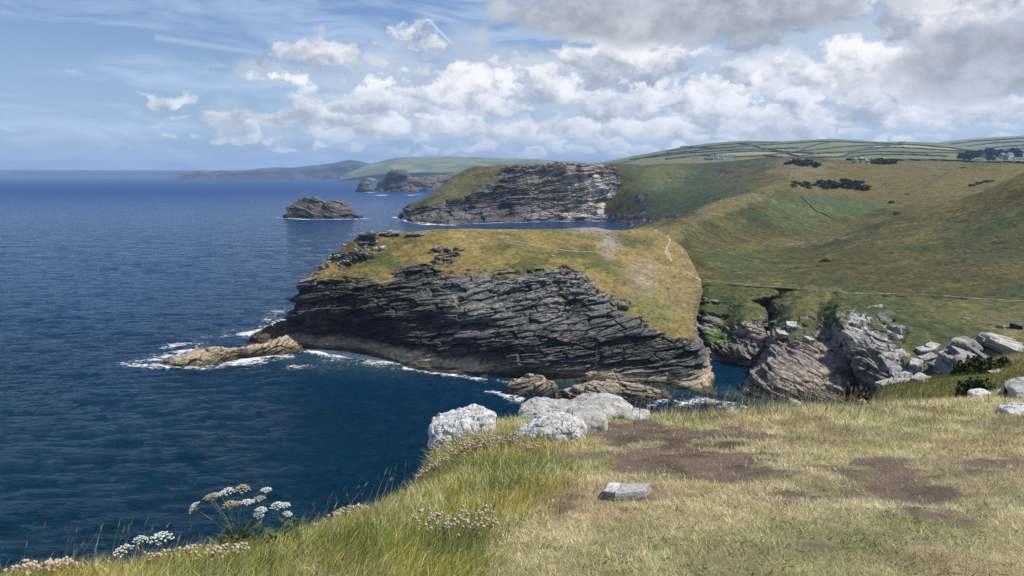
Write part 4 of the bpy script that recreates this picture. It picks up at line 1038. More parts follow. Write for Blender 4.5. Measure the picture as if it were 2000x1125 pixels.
# ---------------------------------------------------------------- houses
def houses():
    wallm = plain_mat('white_render', (.84, .83, .80), .85, 0.6, .06); roofm = plain_mat('slate_roof', (.10, .105, .12), .7, .8, .2); glass = plain_mat('window_glass', (.03, .035, .045), .15, spec=.5)
    brick = plain_mat('chimney_brick', (.22, .13, .09), .9); stonem = plain_mat('house_stone', (.32, .29, .25), .9, .7, .2)
    def box(a, b):
        x0, y0, z0 = a; x1, y1, z1 = b
        V = [(x0, y0, z0), (x1, y0, z0), (x1, y1, z0), (x0, y1, z0), (x0, y0, z1), (x1, y0, z1), (x1, y1, z1), (x0, y1, z1)]
        return V, [(0, 3, 2, 1), (4, 5, 6, 7), (0, 1, 5, 4), (1, 2, 6, 5), (2, 3, 7, 6), (3, 0, 4, 7)]
    def mk(name, V, F, m):
        me = bpy.data.meshes.new(name); me.from_pydata(V, [], F); me.materials.append(m); return me
    def kit(L, D, H, wm):
        e = H * .62; parts = []
        V = [(-L / 2, -D / 2, 0), (L / 2, -D / 2, 0), (L / 2, D / 2, 0), (-L / 2, D / 2, 0), (-L / 2, -D / 2, H), (L / 2, -D / 2, H), (L / 2, D / 2, H), (-L / 2, D / 2, H), (-L / 2, 0, H + e), (L / 2, 0, H + e)]
        parts.append(('wall', mk('wall', V, [(0, 1, 5, 4), (2, 3, 7, 6), (1, 2, 6, 9, 5), (3, 0, 4, 8, 7), (0, 3, 2, 1)], wm)))
        o, k = .35, e / (D / 2); t = .25
        R = []; F = []
        for sy in (-1, 1):
            b0 = len(R); yb = sy * (D / 2 + o); zb = H - o * k
            R += [(-L / 2 - o, yb, zb + .02), (L / 2 + o, yb, zb + .02), (L / 2 + o, 0, H + e + .02), (-L / 2 - o, 0, H + e + .02), (-L / 2 - o, yb, zb + t), (L / 2 + o, yb, zb + t), (L / 2 + o, 0, H + e + t), (-L / 2 - o, 0, H + e + t)]
            F += [tuple(b0 + i for i in f) for f in ((0, 1, 2, 3), (4, 7, 6, 5), (0, 4, 5, 1), (1, 5, 6, 2), (3, 2, 6, 7), (0, 3, 7, 4))]
        parts.append(('roof', mk('roof', R, F, roofm)))
        return parts, e
    win = mk('window', *box((-.55, -.06, 0), (.55, .05, 1.3)), glass); chim = mk('chimney', *box((-.45, -.4, 0), (.45, .4, 1.7)), brick); door = mk('door', *box((-.5, -.06, 0), (.5, .05, 2.05)), plain_mat('door_paint', (.12, .16, .18), .6))
    L = [  # px, py, distance, length, turn, storeys, words
        (1358, 314, 1650, 9, 20, 1, 'small white house at the left end of the hamlet row'), (1384, 314, 1640, 13, 5, 1, 'long grey-white house left of centre in the hamlet'), (1391, 311.5, 1660, 8, 75, 2, 'white gable-end house, tallest of the hamlet'),
        (1399, 311.5, 1660, 8, 70, 2, 'white gable-end house just right of the tallest in the hamlet'), (1404, 315.5, 1620, 14, 4, 1, 'long low white terrace at the front of the hamlet'), (1409, 314, 1640, 8, 70, 2, 'white gabled house at the right end of the low terrace'),
        (1424, 314.5, 1650, 8, 72, 2, 'white gabled house standing apart at the right of the hamlet'), (1435, 314.5, 1650, 7, 70, 1, 'small pale house at the far right edge of the hamlet'), (1413, 309.5, 1720, 9, 10, 1, 'white bungalow on the bank above the hamlet'), (1429, 309, 1720, 10, 8, 1, 'pale bungalow above the right end of the hamlet'),
        (1909, 311.5, 1560, 10, 4, 1, 'low white bungalow under the dark wood at the right'), (1921, 306.5, 1640, 9, 60, 2, 'grey gabled house among the dark trees'), (1957, 307, 1620, 11, 30, 2, 'pale stone house left of the white village houses'), (1963, 311, 1580, 8, 60, 2, 'small stone gable house at the front of the village'),
        (1972, 306, 1660, 11, 25, 2, 'bright white gabled house at the back of the village'), (1981, 309, 1600, 10, 65, 1, 'white gabled cottage in the middle of the village'), (1990, 310.5, 1570, 17, 4, 1, 'long bright white building at the right front of the village'),
        (840, 328.5, 5900, 26, 10, 2, 'lone white house on the distant hazy hill'), (1300, 305, 2900, 16, 10, 1, 'lone white farmhouse high on the left of the patchwork hill'), (1230, 315, 2300, 12, 10, 1, 'tiny white cottage low on the left of the patchwork hill')]
    for px, py, Y, ln, turn, st, lab in L:
        g = at(px, py + (-1.5 if px < 1500 and Y < 2000 else 2.0), Y); D = 7.0 * (ln / 12 if ln > 20 else 1); H = 2.6 * st * (1.5 if ln > 20 else 1)
        stone = 'stone' in lab or 'grey' in lab
        t = thing('house', lab, 'house', tuple(g)); t.rotation_euler.z = math.radians(turn); t.scale = (1.25,) * 3
        ps, e = kit(ln, D, H, stonem if stone else wallm)
        roof = None
        for nm, me in ps:
            o = add(nm, me, t)
            if nm == 'roof': roof = o
        c = add('chimney', chim, roof); c.location = (ln / 2 - .8, 0, H + e - .6)
        for s in range(st):
            for k in range(3 if ln > 8 else 2):
                o = add('window', win, t); n = 3 if ln > 8 else 2
                if s == 0 and k == 1: o.data = door; o.name = 'door'; o.location = (ln * ((k + .5) / n - .5), -D / 2 - .02, .05)
                else: o.location = (ln * ((k + .5) / n - .5), -D / 2 - .02, .9 + 2.5 * s)
        o = add('window', win, t); o.rotation_euler.z = math.pi / 2; o.location = (-ln / 2 - .02, 0, .9 + 2.5 * (st - 1))
houses()

def post():
    p = hit(1303, 566, ('headland',)); bm = bmesh.new(); bmesh.ops.create_cone(bm, segments=8, radius1=.16, radius2=.12, depth=1.2, cap_ends=True)
    for v in bm.verts: v.co.z += .55; v.co.x += v.co.z * .04
    me = bpy.data.meshes.new('path_post'); bm.to_mesh(me); bm.free(); me.materials.append(plain_mat('weathered_post', (.03, .026, .022), .9, 6, .3))
    add('path_post', me, loc=tuple(p), label='small dark upright post on the grass spur of the headland', category='post')
post()
# ================================================================== slabs and boulders
def cube_grid(cuts):
    bm = bmesh.new(); bmesh.ops.create_cube(bm, size=2.0)
    bmesh.ops.subdivide_edges(bm, edges=bm.edges[:], cuts=cuts, use_grid_fill=True)
    V = np.array([v.co[:] for v in bm.verts]); F = np.array([[v.index for v in f.verts] for f in bm.faces]); bm.free(); return V, F
CUBE = {k: cube_grid(k) for k in (5, 9, 14, 26)}
def vertex_normals(V, F):
    fn = np.cross(V[F[:, 2]] - V[F[:, 0]], V[F[:, 3]] - V[F[:, 1]]); N = np.zeros_like(V)
    for k in range(4): np.add.at(N, F[:, k], fn)
    return N / (np.linalg.norm(N, axis=1)[:, None] + 1e-12)
def slab(name, label, top, down, cuts=9, sc=.5, amp=.3, pal=None, seed=0, mat=None, dip=(0, 0), tan=None, rnd=.12, group=None, light=.6, cat='rock', pexp=6.0):
    """a block of rock: four top corners in the world, pushed down by a vector; edges rounded, faces split along the beds"""
    U, F = CUBE[cuts]
    # round the cube a little (superellipsoid)
    r = (np.abs(U) ** pexp).sum(1) ** (1 / pexp); Q = U / r[:, None] * (1 - 0) ; Q = U * (1 - rnd) + Q * rnd
    u, v, w = (Q[:, 0] + 1) / 2, (Q[:, 1] + 1) / 2, (1 - Q[:, 2]) / 2
    A, B, C, D = [np.asarray(t, float) for t in top]
    V = A * ((1 - u) * (1 - v))[:, None] + B * (u * (1 - v))[:, None] + C * (u * v)[:, None] + D * ((1 - u) * v)[:, None] + np.asarray(down, float) * w[:, None]
    N = vertex_normals(V, F)
    if (N * (V - V.mean(0))).sum() < 0: F = F[:, ::-1]; N = -N
    V2, I1, I2, cr, n = rockify(V, N, np.ones(len(V)), dip, sc, amp, seed, 1, 1.0, 1.0)
    N2 = vertex_normals(V2, F)
    c = rock_colour(V2, I1, I2, cr, n, N2, pal or GREY, seed, light, sc)
    ctr = V2.mean(0); ctr[2] = V2[:, 2].min()
    o = add(name, mesh_raw(name, V2 - ctr, F, mat or MAT_MID, c, False), loc=tuple(ctr), label=label, category=cat)
    if group: o['group'] = group
    return o
GREY = [(.075, .075, .078), (.16, .157, .15), (.22, .20, .175), (.42, .40, .37)]
WHITE = [(.11, .105, .10), (.24, .23, .215), (.29, .27, .235), (.50, .485, .45)]
MIXED = [(.035, .035, .038), (.085, .084, .084), (.13, .115, .095), (.33, .315, .29)]
def placed(px, py, w, d, h, turn, tilt, name, label, seed, pal=None, only=('headland',), group=None, cuts=5, sc=.4, amp=.35, sink=.35, lift=0.0, **kw):
    p = hit(px, py, only)
    if p is None: return
    ca, sa = math.cos(math.radians(turn)), math.sin(math.radians(turn))
    X = np.array((ca, sa, math.tan(math.radians(tilt)))) * w / 2; Yv = np.array((-sa, ca, .12)) * d / 2
    c = p + np.array((0, 0, h * (1 - sink) + lift))
    return slab(name, label, (c - X - Yv, c + X - Yv, c + X + Yv, c - X + Yv), (0, 0, -h), cuts, sc, amp, pal, seed, group=group, **kw)
def headland_rocks():
    placed(720, 468, 7, 6, 4.2, 0, 6, 'rock_outcrop', 'overhanging square crag at the left end of the headland top', 801, MIXED, cuts=14, sc=.55, lift=.4, amp=.6)
    placed(745, 459, 8, 5, 1.8, 0, 3, 'rock_outcrop', 'flat slabs just right of the square crag on the skyline', 802, MIXED, cuts=14, sc=.45, lift=.1, amp=.6)
    placed(768, 458, 5, 4, 1.6, 0, 2, 'rock_outcrop', 'small slab group on the skyline between crag and grass dome', 803, MIXED, cuts=9, amp=.5)
    placed(808, 461, 5.5, 3, 1.7, -5, 0, 'rock_outcrop', 'low dark rock in the grass right of the skyline slabs', 804, MIXED, cuts=9, amp=.5)
    placed(602, 551, 6, 5, 2.2, 0, 12, 'rock_outcrop', 'jutting dark ledge at the left brow of the headland', 805, MIXED, cuts=14, sc=.5, lift=-.2, amp=.6)
    placed(820, 461, 3.5, 3, 1.3, 20, 0, 'rock_outcrop', 'smaller dark rock beside the low one in the grass', 806)
    L = [(1050, 552, 6.5, 3, 1.8, 4, 2), (1068, 556, 3.4, 2.4, 1.7, 0, 0), (1097, 550, 5, 3, 2.6, -8, 0), (1110, 559, 6.5, 2.6, 1.4, 2, 3), (1127, 553, 4.0, 2, 1.2, 0, 0), (1012, 550, 6, 2.4, 1.1, 8, 4), (1128, 570, 6, 2.2, .9, 4, 0), (1150, 575, 5, 2.4, 1.0, 4, 2),
         (1155, 586, 4, 2.4, 1.1, 0, 0), (1091, 593, 3.4, 2.4, 1.8, -10, -4), (1078, 577, 3.6, 1.8, .8, 6, 2), (1040, 583, 4, 2.4, 1.1, 0, 0), (1085, 533, 3.0, 2.2, 1.0, 0, 0), (1135, 582, 3.4, 2, .7, 0, 0), (1218, 602, 3.4, 3, 2.2, 0, 0), (1165, 605, 4, 2.4, 1.2, 0, 0), (1022, 565, 3, 2, .9, 0, 0), (1000, 560, 4, 2, 1.0, 8, 4)]
    W = ['wide dark-fronted slab, leftmost of the block row in the turf', 'short block right beside the wide dark-fronted slab', 'tall undercut block in the middle of the turf outcrops', 'long flat slab below the tall undercut block', 'small slab right of the long flat one', 'sloping bed of rock left of the block row', 'low stepped ledge below the long flat slab',
         'broken ledge at the right of the turf outcrops', 'lowest block at the right of the turf outcrops', 'rounded dark boulder at the cliff lip under the outcrops', 'narrow slab alone in the grass under the block row', 'pale boulder at the lip left of the rounded dark one', 'light grey rock above the block row', 'small slab between the stepped and broken ledges',
         'knobbly rock where the cliff lip meets the grass spur', 'flat rock on the lip left of the grass spur', 'small rock under the sloping bed', 'thin rock bed furthest left of the block row']
    for i, (q, lab) in enumerate(zip(L, W)): placed(q[0], q[1], q[2] * .9, q[3], q[4] * .85, q[5] + 7 * math.sin(i * 2.1), q[6], 'rock_slab', lab, 810 + i, MIXED, cuts=9, amp=.7, sc=.42)
    r = random.Random(4)
    for k in range(46):
        px = r.gauss(685, 24); py = 494 + (px - 685) * -.25 + r.gauss(0, 11); s = r.uniform(.5, 1.3)
        placed(px, py, s * 1.4, s, s * .7, r.uniform(0, 180), r.uniform(-15, 15), 'loose_stone', 'pale loose stone in the scree below the square crag', 840 + k, WHITE, group='scree stones on the headland', sc=.25, amp=.4)
    for (px, py, s, lab) in [(749, 486, 2.2, 'largest white boulder in the grass below the square crag'), (733, 488, 1.6, 'white boulder left of the largest one below the crag'), (714, 484, 1.2, 'small white boulder just under the square crag'), (657, 503, 1.5, 'white stone on the left skyline edge of the headland'), (736, 474, 1.3, 'white stone at the foot of the square crag'), (860 + 221, 502, 1.2, 'lone pale stone in the middle of the headland turf')]:
        placed(px, py, s, s * .8, s * .8, 30, 8, 'loose_boulder', lab, 890 + int(px), WHITE, sc=.3, amp=.4)
headland_rocks()
def cove_rocks():
    def q(name, label, pts, th, seed, pal=GREY, cuts=14, sc=.6, amp=.35, **kw):
        return slab(name, label, [at(*p) for p in pts], th, cuts, sc, amp, pal, seed, **kw)
    o = ('cove',)
    q('rock_slab', 'big pale tilted slab with dark joints above the dark cleft', [(1716, 690, 198), (1768, 680, 199), (1812, 735, 188), (1752, 745, 187)], (-3, 1, -6), 901, GREY, dip=(-.3, .2))
    q('rock_slab', 'pale jointed rib of rock rising left of the big tilted slab', [(1684, 648, 218), (1714, 636, 219), (1738, 690, 200), (1708, 702, 199)], (-2, 2, -6), 902, GREY, dip=(-.3, .2))
    q('rock_slab', 'white stepped rib at the top of the dark cleft', [(1636, 622, 236), (1672, 600, 238), (1690, 648, 222), (1650, 660, 220)], (-1, 3, -4), 903, WHITE, dip=(-.3, .2))
    q('rock_slab', 'white flat rock highest of the rocks under the path', [(1694, 598, 240), (1722, 594, 241), (1728, 606, 236), (1704, 610, 235)], (0, 1, -3), 904, WHITE, 9)
    q('rock_slab', 'grey stepped block right of the pale jointed rib', [(1724, 640, 222), (1744, 634, 223), (1750, 664, 212), (1728, 672, 211)], (0, 2, -4), 905, GREY, 9)
    q('rock_slab', 'dark tilted rock in the grass right of the white flat rock', [(1738, 604, 236), (1752, 604, 236), (1778, 634, 224), (1766, 640, 223)], (0, 1, -3), 906, SLATE, 9, light=.1)
    q('rock_slab', 'flat grey block with a dark underside, right of the grey steps', [(1778, 666, 212), (1802, 664, 213), (1808, 676, 208), (1780, 680, 207)], (0, 1, -3), 907, GREY, 9)
    q('rock_slab', 'tilted pale block left of the near outcrop', [(1834, 688, 150), (1852, 681, 152), (1864, 696, 146), (1846, 706, 144)], (0, 1, -2.5), 908, WHITE, 9)
    for k, (px, py, w, d, h, lab) in enumerate([(1806, 690, 4, 3, 2, 'small pale block below the flat grey block'), (1815, 705, 5, 3, 2, 'pale block in the tumble of rocks, second from the flat grey block'), (1836, 722, 6, 3, 3, 'dark block at the foot of the rock tumble'), (1822, 680, 4, 2.4, 1.6, 'low pale stone at the top of the rock tumble'), (1790, 720, 5, 3, 3, 'pale block at the right foot of the big tilted slab'),
                                                 (1546, 640, 4, 3, 2, 'grey boulder on the grass above the big cliff face'), (1528, 655, 4, 3, 1.6, 'pale rock at the lip of the big cliff face'), (1580, 664, 3, 2, 1.0, 'white stone on the lip of the big cliff face'), (1954, 640, 2.2, 1.6, 1.0, 'white stone lying in the slope above the near outcrop'), (1984, 640, 3, 2, 1.6, 'dark sided rock at the right edge above the near outcrop'), (1885, 624, 2, 1.4, .8, 'small pale stone high on the slope above the rock tumble')]):
        placed(px, py, w, d, h, 15 * k, 8, 'loose_boulder', lab, 930 + k, SLATE if 'dark' in lab else WHITE, o, sc=.4)
    p = hit(1683, 318, ('mainland',))
    if p is not None:
        for k, (dx, w, h, lab) in enumerate([(-9, 9, 8, 'left striped hump of the pale tor by the brown field'), (0, 10, 11, 'middle hump of the pale tor by the brown field'), (8, 8, 9, 'right hump of the pale tor by the brown field')]):
            c = p + np.array((dx, k * 2, h * .6)); s = w / 2
            slab('tor_rock', lab, [c + (-s * .6, -3, -1), c + (s, -3, 0), c + (s * .7, 3, 1.5), c + (-s * .5, 3, 1)], (-2, -4, -h), 9, 1.2, .7, WHITE, 950 + k, MAT_MID, rnd=.5)
cove_rocks()
# ================================================================== the cliff top underfoot
EDGE = [(-420, 1230, 3.0), (-150, 1165, 3.35), (20, 1115, 3.7), (130, 1096, 3.8), (240, 1084, 3.95), (350, 1070, 4.1), (450, 1062, 4.2), (540, 1046, 4.35), (600, 1016, 4.7), (690, 990, 5.0), (780, 945, 5.6), (845, 888, 6.4), (848, 852, 7.2),
        (880, 828, 8.0), (965, 815, 8.2), (1020, 797, 8.7), (1100, 782, 9.2), (1180, 778, 9.4), (1240, 798, 8.9), (1300, 811, 8.5), (1400, 803, 8.8), (1500, 796, 9.0), (1600, 792, 9.2), (1680, 786, 9.5), (1760, 780, 10), (1850, 775, 10.5), (1900, 768, 11), (1960, 748, 12), (2060, 728, 13.5), (2300, 700, 15)]
EDGE_W = [at(*q) for q in EDGE]
def ground_fn():
    pts = [at(*q) for q in EDGE[1:]]
    pts += [at(*q) for q in [(1000, 1125, 2.95), (500, 1125, 3.1), (1500, 1125, 2.9), (2000, 1125, 2.85), (2300, 1125, 2.8), (100, 1125, 3.45), (1000, 960, 4.6), (1500, 960, 4.55), (2000, 960, 4.4), (750, 1040, 4.0), (350, 1110, 3.55), (1200, 860, 6.6), (1600, 860, 6.6), (2000, 860, 6.3), (950, 900, 6.0), (1800, 810, 8.4), (2000, 800, 8.6), (2200, 850, 6.4), (1090, 985, 4.35), (1180, 965, 4.55)]]
    pts += [np.array((x, -1.5, EYE - 1.35)) for x in (-4, 0, 4)]
    A = np.array(pts); return tps_fit(A[:, :2], A[:, 2], 2e-2)
_gf = ground_fn()
EDGE_XY = np.array([p[:2] for p in EDGE_W]); POLY = np.vstack([EDGE_XY, [(14, -6), (-6, -6)]])
def inside(P):
    x, y = P[:, 0], P[:, 1]; r = np.zeros(len(P), bool); n = len(POLY)
    for i in range(n):
        x0, y0 = POLY[i]; x1, y1 = POLY[(i + 1) % n]
        c = ((y0 > y) != (y1 > y)) & (x < (x1 - x0) * (y - y0) / (y1 - y0 + 1e-12) + x0); r ^= c
    return r
def pit(px, py, cx, cy, rx, ry): return np.exp(-((px - cx) / rx) ** 2 - ((py - cy) / ry) ** 2)
def ground(P):
    """height and signed inside distance of the cliff top at plan points"""
    d = seg_dist(P, EDGE_W); ins = inside(P); sd = np.where(ins, d, -d)
    # outside the brink the surface is that of the nearest rim, falling away
    z = _gf(P); o = np.clip(-sd, 0, None)
    P3 = np.column_stack([P, np.zeros(len(P))])
    z = z + fbm(P3 / .9, 3, 1001) * .05 + fbm(P3 / .22, 3, 1002) * .018
    z = z - .10 * np.exp(-(np.clip(sd, 0, None) / .25) ** 2)
    z = z - (1.3 * o + 2.4 * o ** 1.5) * (1 + .35 * fbm(P3 / .8, 3, 1003))
    return z, sd
def zones(V):
    px, py = project(V); P3 = V * np.array((1, 1, 0))
    n1 = fbm(P3 / 1.1, 4, 1010); n2 = fbm(P3 / .28, 4, 1011)
    # a line across the turf: long grass on its left
    lim = np.interp(py, [780, 830, 870, 920, 980, 1040, 1125, 1300], [980, 1000, 1080, 1110, 1060, 990, 930, 860])
    lush = 1 - sstep(px + n1 * 90 + n2 * 30, lim - 70, lim + 70)
    rim = np.clip(pit(px, py, 1480, 800, 170, 24) + pit(px, py, 1320, 812, 60, 12) + .35 * pit(px, py, 1720, 800, 140, 22), 0, 1)
    s = (1.0 * pit(px, py, 1300, 862, 190, 30) + 1.0 * pit(px, py, 1420, 915, 170, 34) + .8 * pit(px, py, 1230, 838, 70, 22) + 1.1 * pit(px, py, 1098, 990, 42, 26) + 1.0 * pit(px, py, 1225, 972, 70, 13) + .8 * pit(px, py, 1560, 975, 110, 18)
         + .75 * pit(px, py, 1720, 908, 90, 18) + .9 * pit(px, py, 1940, 905, 120, 28) + .7 * pit(px, py, 1880, 960, 100, 25) + .6 * pit(px, py, 1800, 985, 60, 40) + .5 * pit(px, py, 1950, 1010, 70, 30) + .5 * pit(px, py, 1680, 940, 90, 30) + .45 * pit(px, py, 1600, 1075, 50, 14))
    n3 = fbm(P3 / .11, 3, 1012)
    soil = sstep(s * 1.2 + n1 * .5 + n2 * .78 + n3 * .5, .32, .95) * (1 - lush * .85)
    return px, py, lush, rim, soil, n1, n2
def cliff_top():
    xs = np.arange(-8.5, 15.5, .06); ys = np.concatenate([np.arange(-2.0, 2.4, .2), np.arange(2.4, 16.5, .06)])
    X, Yg = np.meshgrid(xs, ys, indexing='ij'); P = np.stack([X.ravel(), Yg.ravel()], 1)
    z, sd = ground(P); z = np.maximum(z, EYE - 26)
    V = np.column_stack([P, z]); px, py, lush, rim, soil, n1, n2 = zones(V)
    turf = mixv((.31, .25, .145), (.21, .185, .08), sstep(n1 + n2 * .5, -.3, .35))
    c = mixv(turf, (.07, .068, .018), lush * .7)
    soilc = mixv((.066, .044, .030), (.130, .092, .066), sstep(n2, -.35, .4))
    c = mixv(c, soilc, np.clip(soil * 1.1, 0, 1))
    c = mixv(c, (.10, .092, .08), sstep(-sd, .5, 1.2))
    add('cliff_top', mesh_grid('cliff_top', V, len(xs), len(ys), MAT_NEAR, c), kind='structure', label='trampled dry turf and bare earth on the near cliff top')
    register('cliff_top', V)
MAT_NEAR = terrain_mat('terrain_near', 9.0, 45.0, 0.5, 0.9, 0.03)
cliff_top()

# ---------------------------------------------------------------- grass blades
def blade_mat():
    m, nt, b = new_mat('grass_blade'); c = attr('Col')
    nt.links.new(c.outputs['Color'], b.inputs['Base Color']); b.inputs['Roughness'].default_value = .6
    t = nt.nodes.new('ShaderNodeBsdfTranslucent'); nt.links.new(c.outputs['Color'], t.inputs[0])
    mx = nt.nodes.new('ShaderNodeMixShader'); mx.inputs[0].default_value = .32
    nt.links.new(b.outputs[0], mx.inputs[1]); nt.links.new(t.outputs[0], mx.inputs[2]); nt.links.new(mx.outputs[0], nt.nodes['Material Output'].inputs[0])
    return m
BLADE = blade_mat()
def scatter(n, seed, x=(-6, 12), y=(2.2, 12.5), power=1.3):
    """plan points, thinning with distance as the eye does"""
    r = np.random.default_rng(seed)
    u = r.random(n); k = 1 - power + 1
    Y = (y[0] ** k + u * (y[1] ** k - y[0] ** k)) ** (1 / k)
    half = .78 * Y + .6
    X = r.uniform(-1, 1, n) * half
    s = (X > x[0]) & (X < x[1])
    return np.stack([X[s], Y[s]], 1), r
def blades(name, P, L, W, lean, leandir, col, r, seg=1, curl=.5, kind='stuff', label=None):
    n = len(P); th = r.uniform(0, 2 * np.pi, n)
    side = np.stack([np.cos(th), np.sin(th), np.zeros(n)], 1) * (W / 2)[:, None]
    d = np.stack([np.cos(leandir), np.sin(leandir), np.zeros(n)], 1)
    up = np.array((0, 0, 1.0))
    ct, st = np.cos(lean), np.sin(lean)
    base = P - up * .006
    if seg == 1:
        tip = base + (d * st[:, None] + up * ct[:, None]) * L[:, None]
        V = np.stack([base - side, base + side, tip], 1).reshape(-1, 3); F = np.arange(n * 3).reshape(n, 3); C = np.repeat(col, 3, 0)
        C[0::3] *= .75; C[1::3] *= .75
    else:
        l2 = lean + curl
        mid = base + (d * st[:, None] + up * ct[:, None]) * (L * .55)[:, None]
        tip = mid + (d * np.sin(l2)[:, None] + up * np.cos(l2)[:, None]) * (L * .45)[:, None]
        V = np.stack([base - side, base + side, mid - side * .75, mid + side * .75, tip], 1).reshape(-1, 3)
        b0 = (np.arange(n) * 5)[:, None]; F = np.concatenate([b0 + np.array((0, 1, 3)), b0 + np.array((0, 3, 2)), b0 + np.array((2, 3, 4))], 1).reshape(-1, 3)
        C = np.repeat(col, 5, 0)
    o = add(name, mesh_raw(name, V, F, BLADE, np.clip(C, 0, 1), False), kind=kind)
    if label: o['label'] = label
    return o
STRAW, OLIVE, GREEN, BLUEG = (.78, .65, .40), (.50, .44, .18), (.17, .23, .06), (.33, .37, .22)
def grasses():
    # --- short trampled turf
    P, r = scatter(520000, 21); z, sd = ground(P); V = np.column_stack([P, z]); k = sd > -.05; V, sd = V[k], sd[k]
    px, py, lush, rim, soil, n1, n2 = zones(V)
    keep = r.random(len(V)) > np.clip(soil * .93 + lush * .45, 0, .91); V = V[keep]; px, py, lush, rim, soil, n1, n2 = [q[keep] for q in (px, py, lush, rim, soil, n1, n2)]
    n = len(V); far = np.clip(V[:, 1] / 3.6, .8, 2.6)
    P3 = V * np.array((1, 1, 0))
    gpatch = np.clip(fbm(P3 / .7, 4, 1020) * 1.7 + fbm(P3 / .18, 3, 1021) * 1.0 + .16 + .5 * pit(px, py, 1650, 1060, 300, 70) * .5, 0, 1)
    t = r.random(n)
    c = mixv(STRAW, OLIVE, sstep(t + gpatch * .5, .45, .95)); c = mixv(c, GREEN, (r.random(n) < gpatch * .62).astype(float) * .85); c = mixv(c, BLUEG, (r.random(n) < .12).astype(float) * .6)
    c = mixv(c, (.34, .25, .145), sstep(fbm(P3 / .45, 4, 1022, .6), .0, .35) * .75); c = mixv(c, (.20, .235, .12), sstep(fbm(P3 / .6, 4, 1024, .62), .08, .36) * .6)
    c *= 1.32 * r.uniform(.5, 1.6, n)[:, None] * (1 + .34 * fbm(P3 / .35, 3, 1023))[:, None]
    L = r.uniform(.022, .065, n) * (1 + rim * 1.5 + lush * 1.0) * (1 - soil * .35) * far ** .35
    blades('short_grass', V, L, .0032 * far, r.uniform(.4, 1.4, n), r.uniform(0, 2 * np.pi, n), c, r, label='short dry trampled grass on the cliff top')
    # --- long soft grass on the left
    P, r = scatter(300000, 22, x=(-6, 3)); z, sd = ground(P); V = np.column_stack([P, z]); k = sd > -.35; V, sd = V[k], sd[k]
    px, py, lush, rim, soil, n1, n2 = zones(V); keep = r.random(len(V)) < lush * .95; V = V[keep]; px, py, sd = px[keep], py[keep], sd[keep]
    n = len(V); far = np.clip(V[:, 1] / 3.6, .8, 2.2); P3 = V * np.array((1, 1, 0))
    a = fbm(P3 / .6, 4, 1030); b = fbm(P3 / .2, 3, 1031)
    c = mixv((.46, .41, .075), (.22, .26, .042), sstep(a + b * .6 + r.uniform(-.35, .35, n), -.25, .35))
    c = mixv(c, (.74, .66, .38), (r.random(n) < .14 + .25 * sstep(fbm(P3 / .9, 3, 1032), .05, .4)).astype(float) * .8)
    dark = pit(px, py, 880, 1085, 70, 34) + pit(px, py, 700, 1100, 60, 30)
    c = mixv(c, (.085, .135, .03), np.clip(dark, 0, 1) * .75)
    c = mixv(c, (.36, .265, .14), np.clip(pit(px, py, 940, 850, 100, 40), 0, 1) * .7 * r.random(n))
    c *= r.uniform(.55, 1.55, n)[:, None]
    L = r.uniform(.06, .165, n) * (1 + np.clip(dark, 0, 1) * .5) * (.55 + .45 * sstep(V[:, 1], 6.5, 4.8)) if False else r.uniform(.06, .165, n) * (1 + np.clip(dark, 0, 1) * .5) * np.interp(V[:, 1], [2, 4.5, 6.5, 9], [1, 1, .8, .55])
    ld = -.35 + fbm(P3 / .5, 3, 1033) * 2.2 + r.normal(0, .7, n)
    blades('long_grass', V, L, .0034 * far, r.uniform(.05, .75, n), ld, c, r, 2, .55, label='long soft yellow-green grass sloping to the cliff edge')
    # --- tall stems and seed heads along the rim
    P, r = scatter(26000, 23, y=(3.0, 12.5), power=1.0); z, sd = ground(P); V = np.column_stack([P, z]); px, py, lush, rim, soil, n1, n2 = zones(V)
    edge = np.exp(-((sd - .12) / .22) ** 2)
    wgt = np.clip(edge * np.where(px < 830, .26, np.where((px > 1290) & (px < 1670), 1.0, .12)) + rim * .4 + lush * .028, 0, 1) * (sd > -.15)
    keep = r.random(len(V)) < wgt; V = V[keep]; px = px[keep]; n = len(V)
    far = np.clip(V[:, 1] / 4.0, .9, 2.4); L = r.uniform(.14, .34, n) * np.where(px > 1200, 1.1, .9)
    c = mixv((.46, .38, .21), (.30, .27, .12), r.random(n)); c *= r.uniform(.75, 1.2, n)[:, None]
    ld = r.normal(.2, .9, n); lean = r.uniform(.03, .38, n); cu = r.uniform(.1, .5, n)
    blades('tall_grass', V, L, .0038 * far, lean, ld, c, r, 2, cu, label='tall dry grass stems along the brink')
    # seed heads: spindles at the stem tips
    d = np.stack([np.cos(ld), np.sin(ld), 0 * ld], 1); up = np.array((0, 0, 1.0))
    mid = V - up * .006 + (d * np.sin(lean)[:, None] + up * np.cos(lean)[:, None]) * (L * .55)[:, None]
    ax = d * np.sin(lean + cu)[:, None] + up * np.cos(lean + cu)[:, None]; tip = mid + ax * (L * .45)[:, None]
    s = r.random(n) < .75; tip, ax, far, c2 = tip[s], ax[s], far[s], c[s] * np.array((1.1, 1.0, 1.0)); m = len(tip)
    hl = r.uniform(.022, .05, m)[:, None]; hw = (r.uniform(.0028, .005, m) * far)[:, None]
    e1 = np.cross(ax, (0, 1, .2)); e1 /= np.linalg.norm(e1, axis=1)[:, None]; e2 = np.cross(ax, e1)
    SV = np.stack([tip - ax * hl * .5, tip + e1 * hw, tip - e1 * hw * .5 + e2 * hw * .87, tip - e1 * hw * .5 - e2 * hw * .87, tip + ax * hl], 1).reshape(-1, 3)
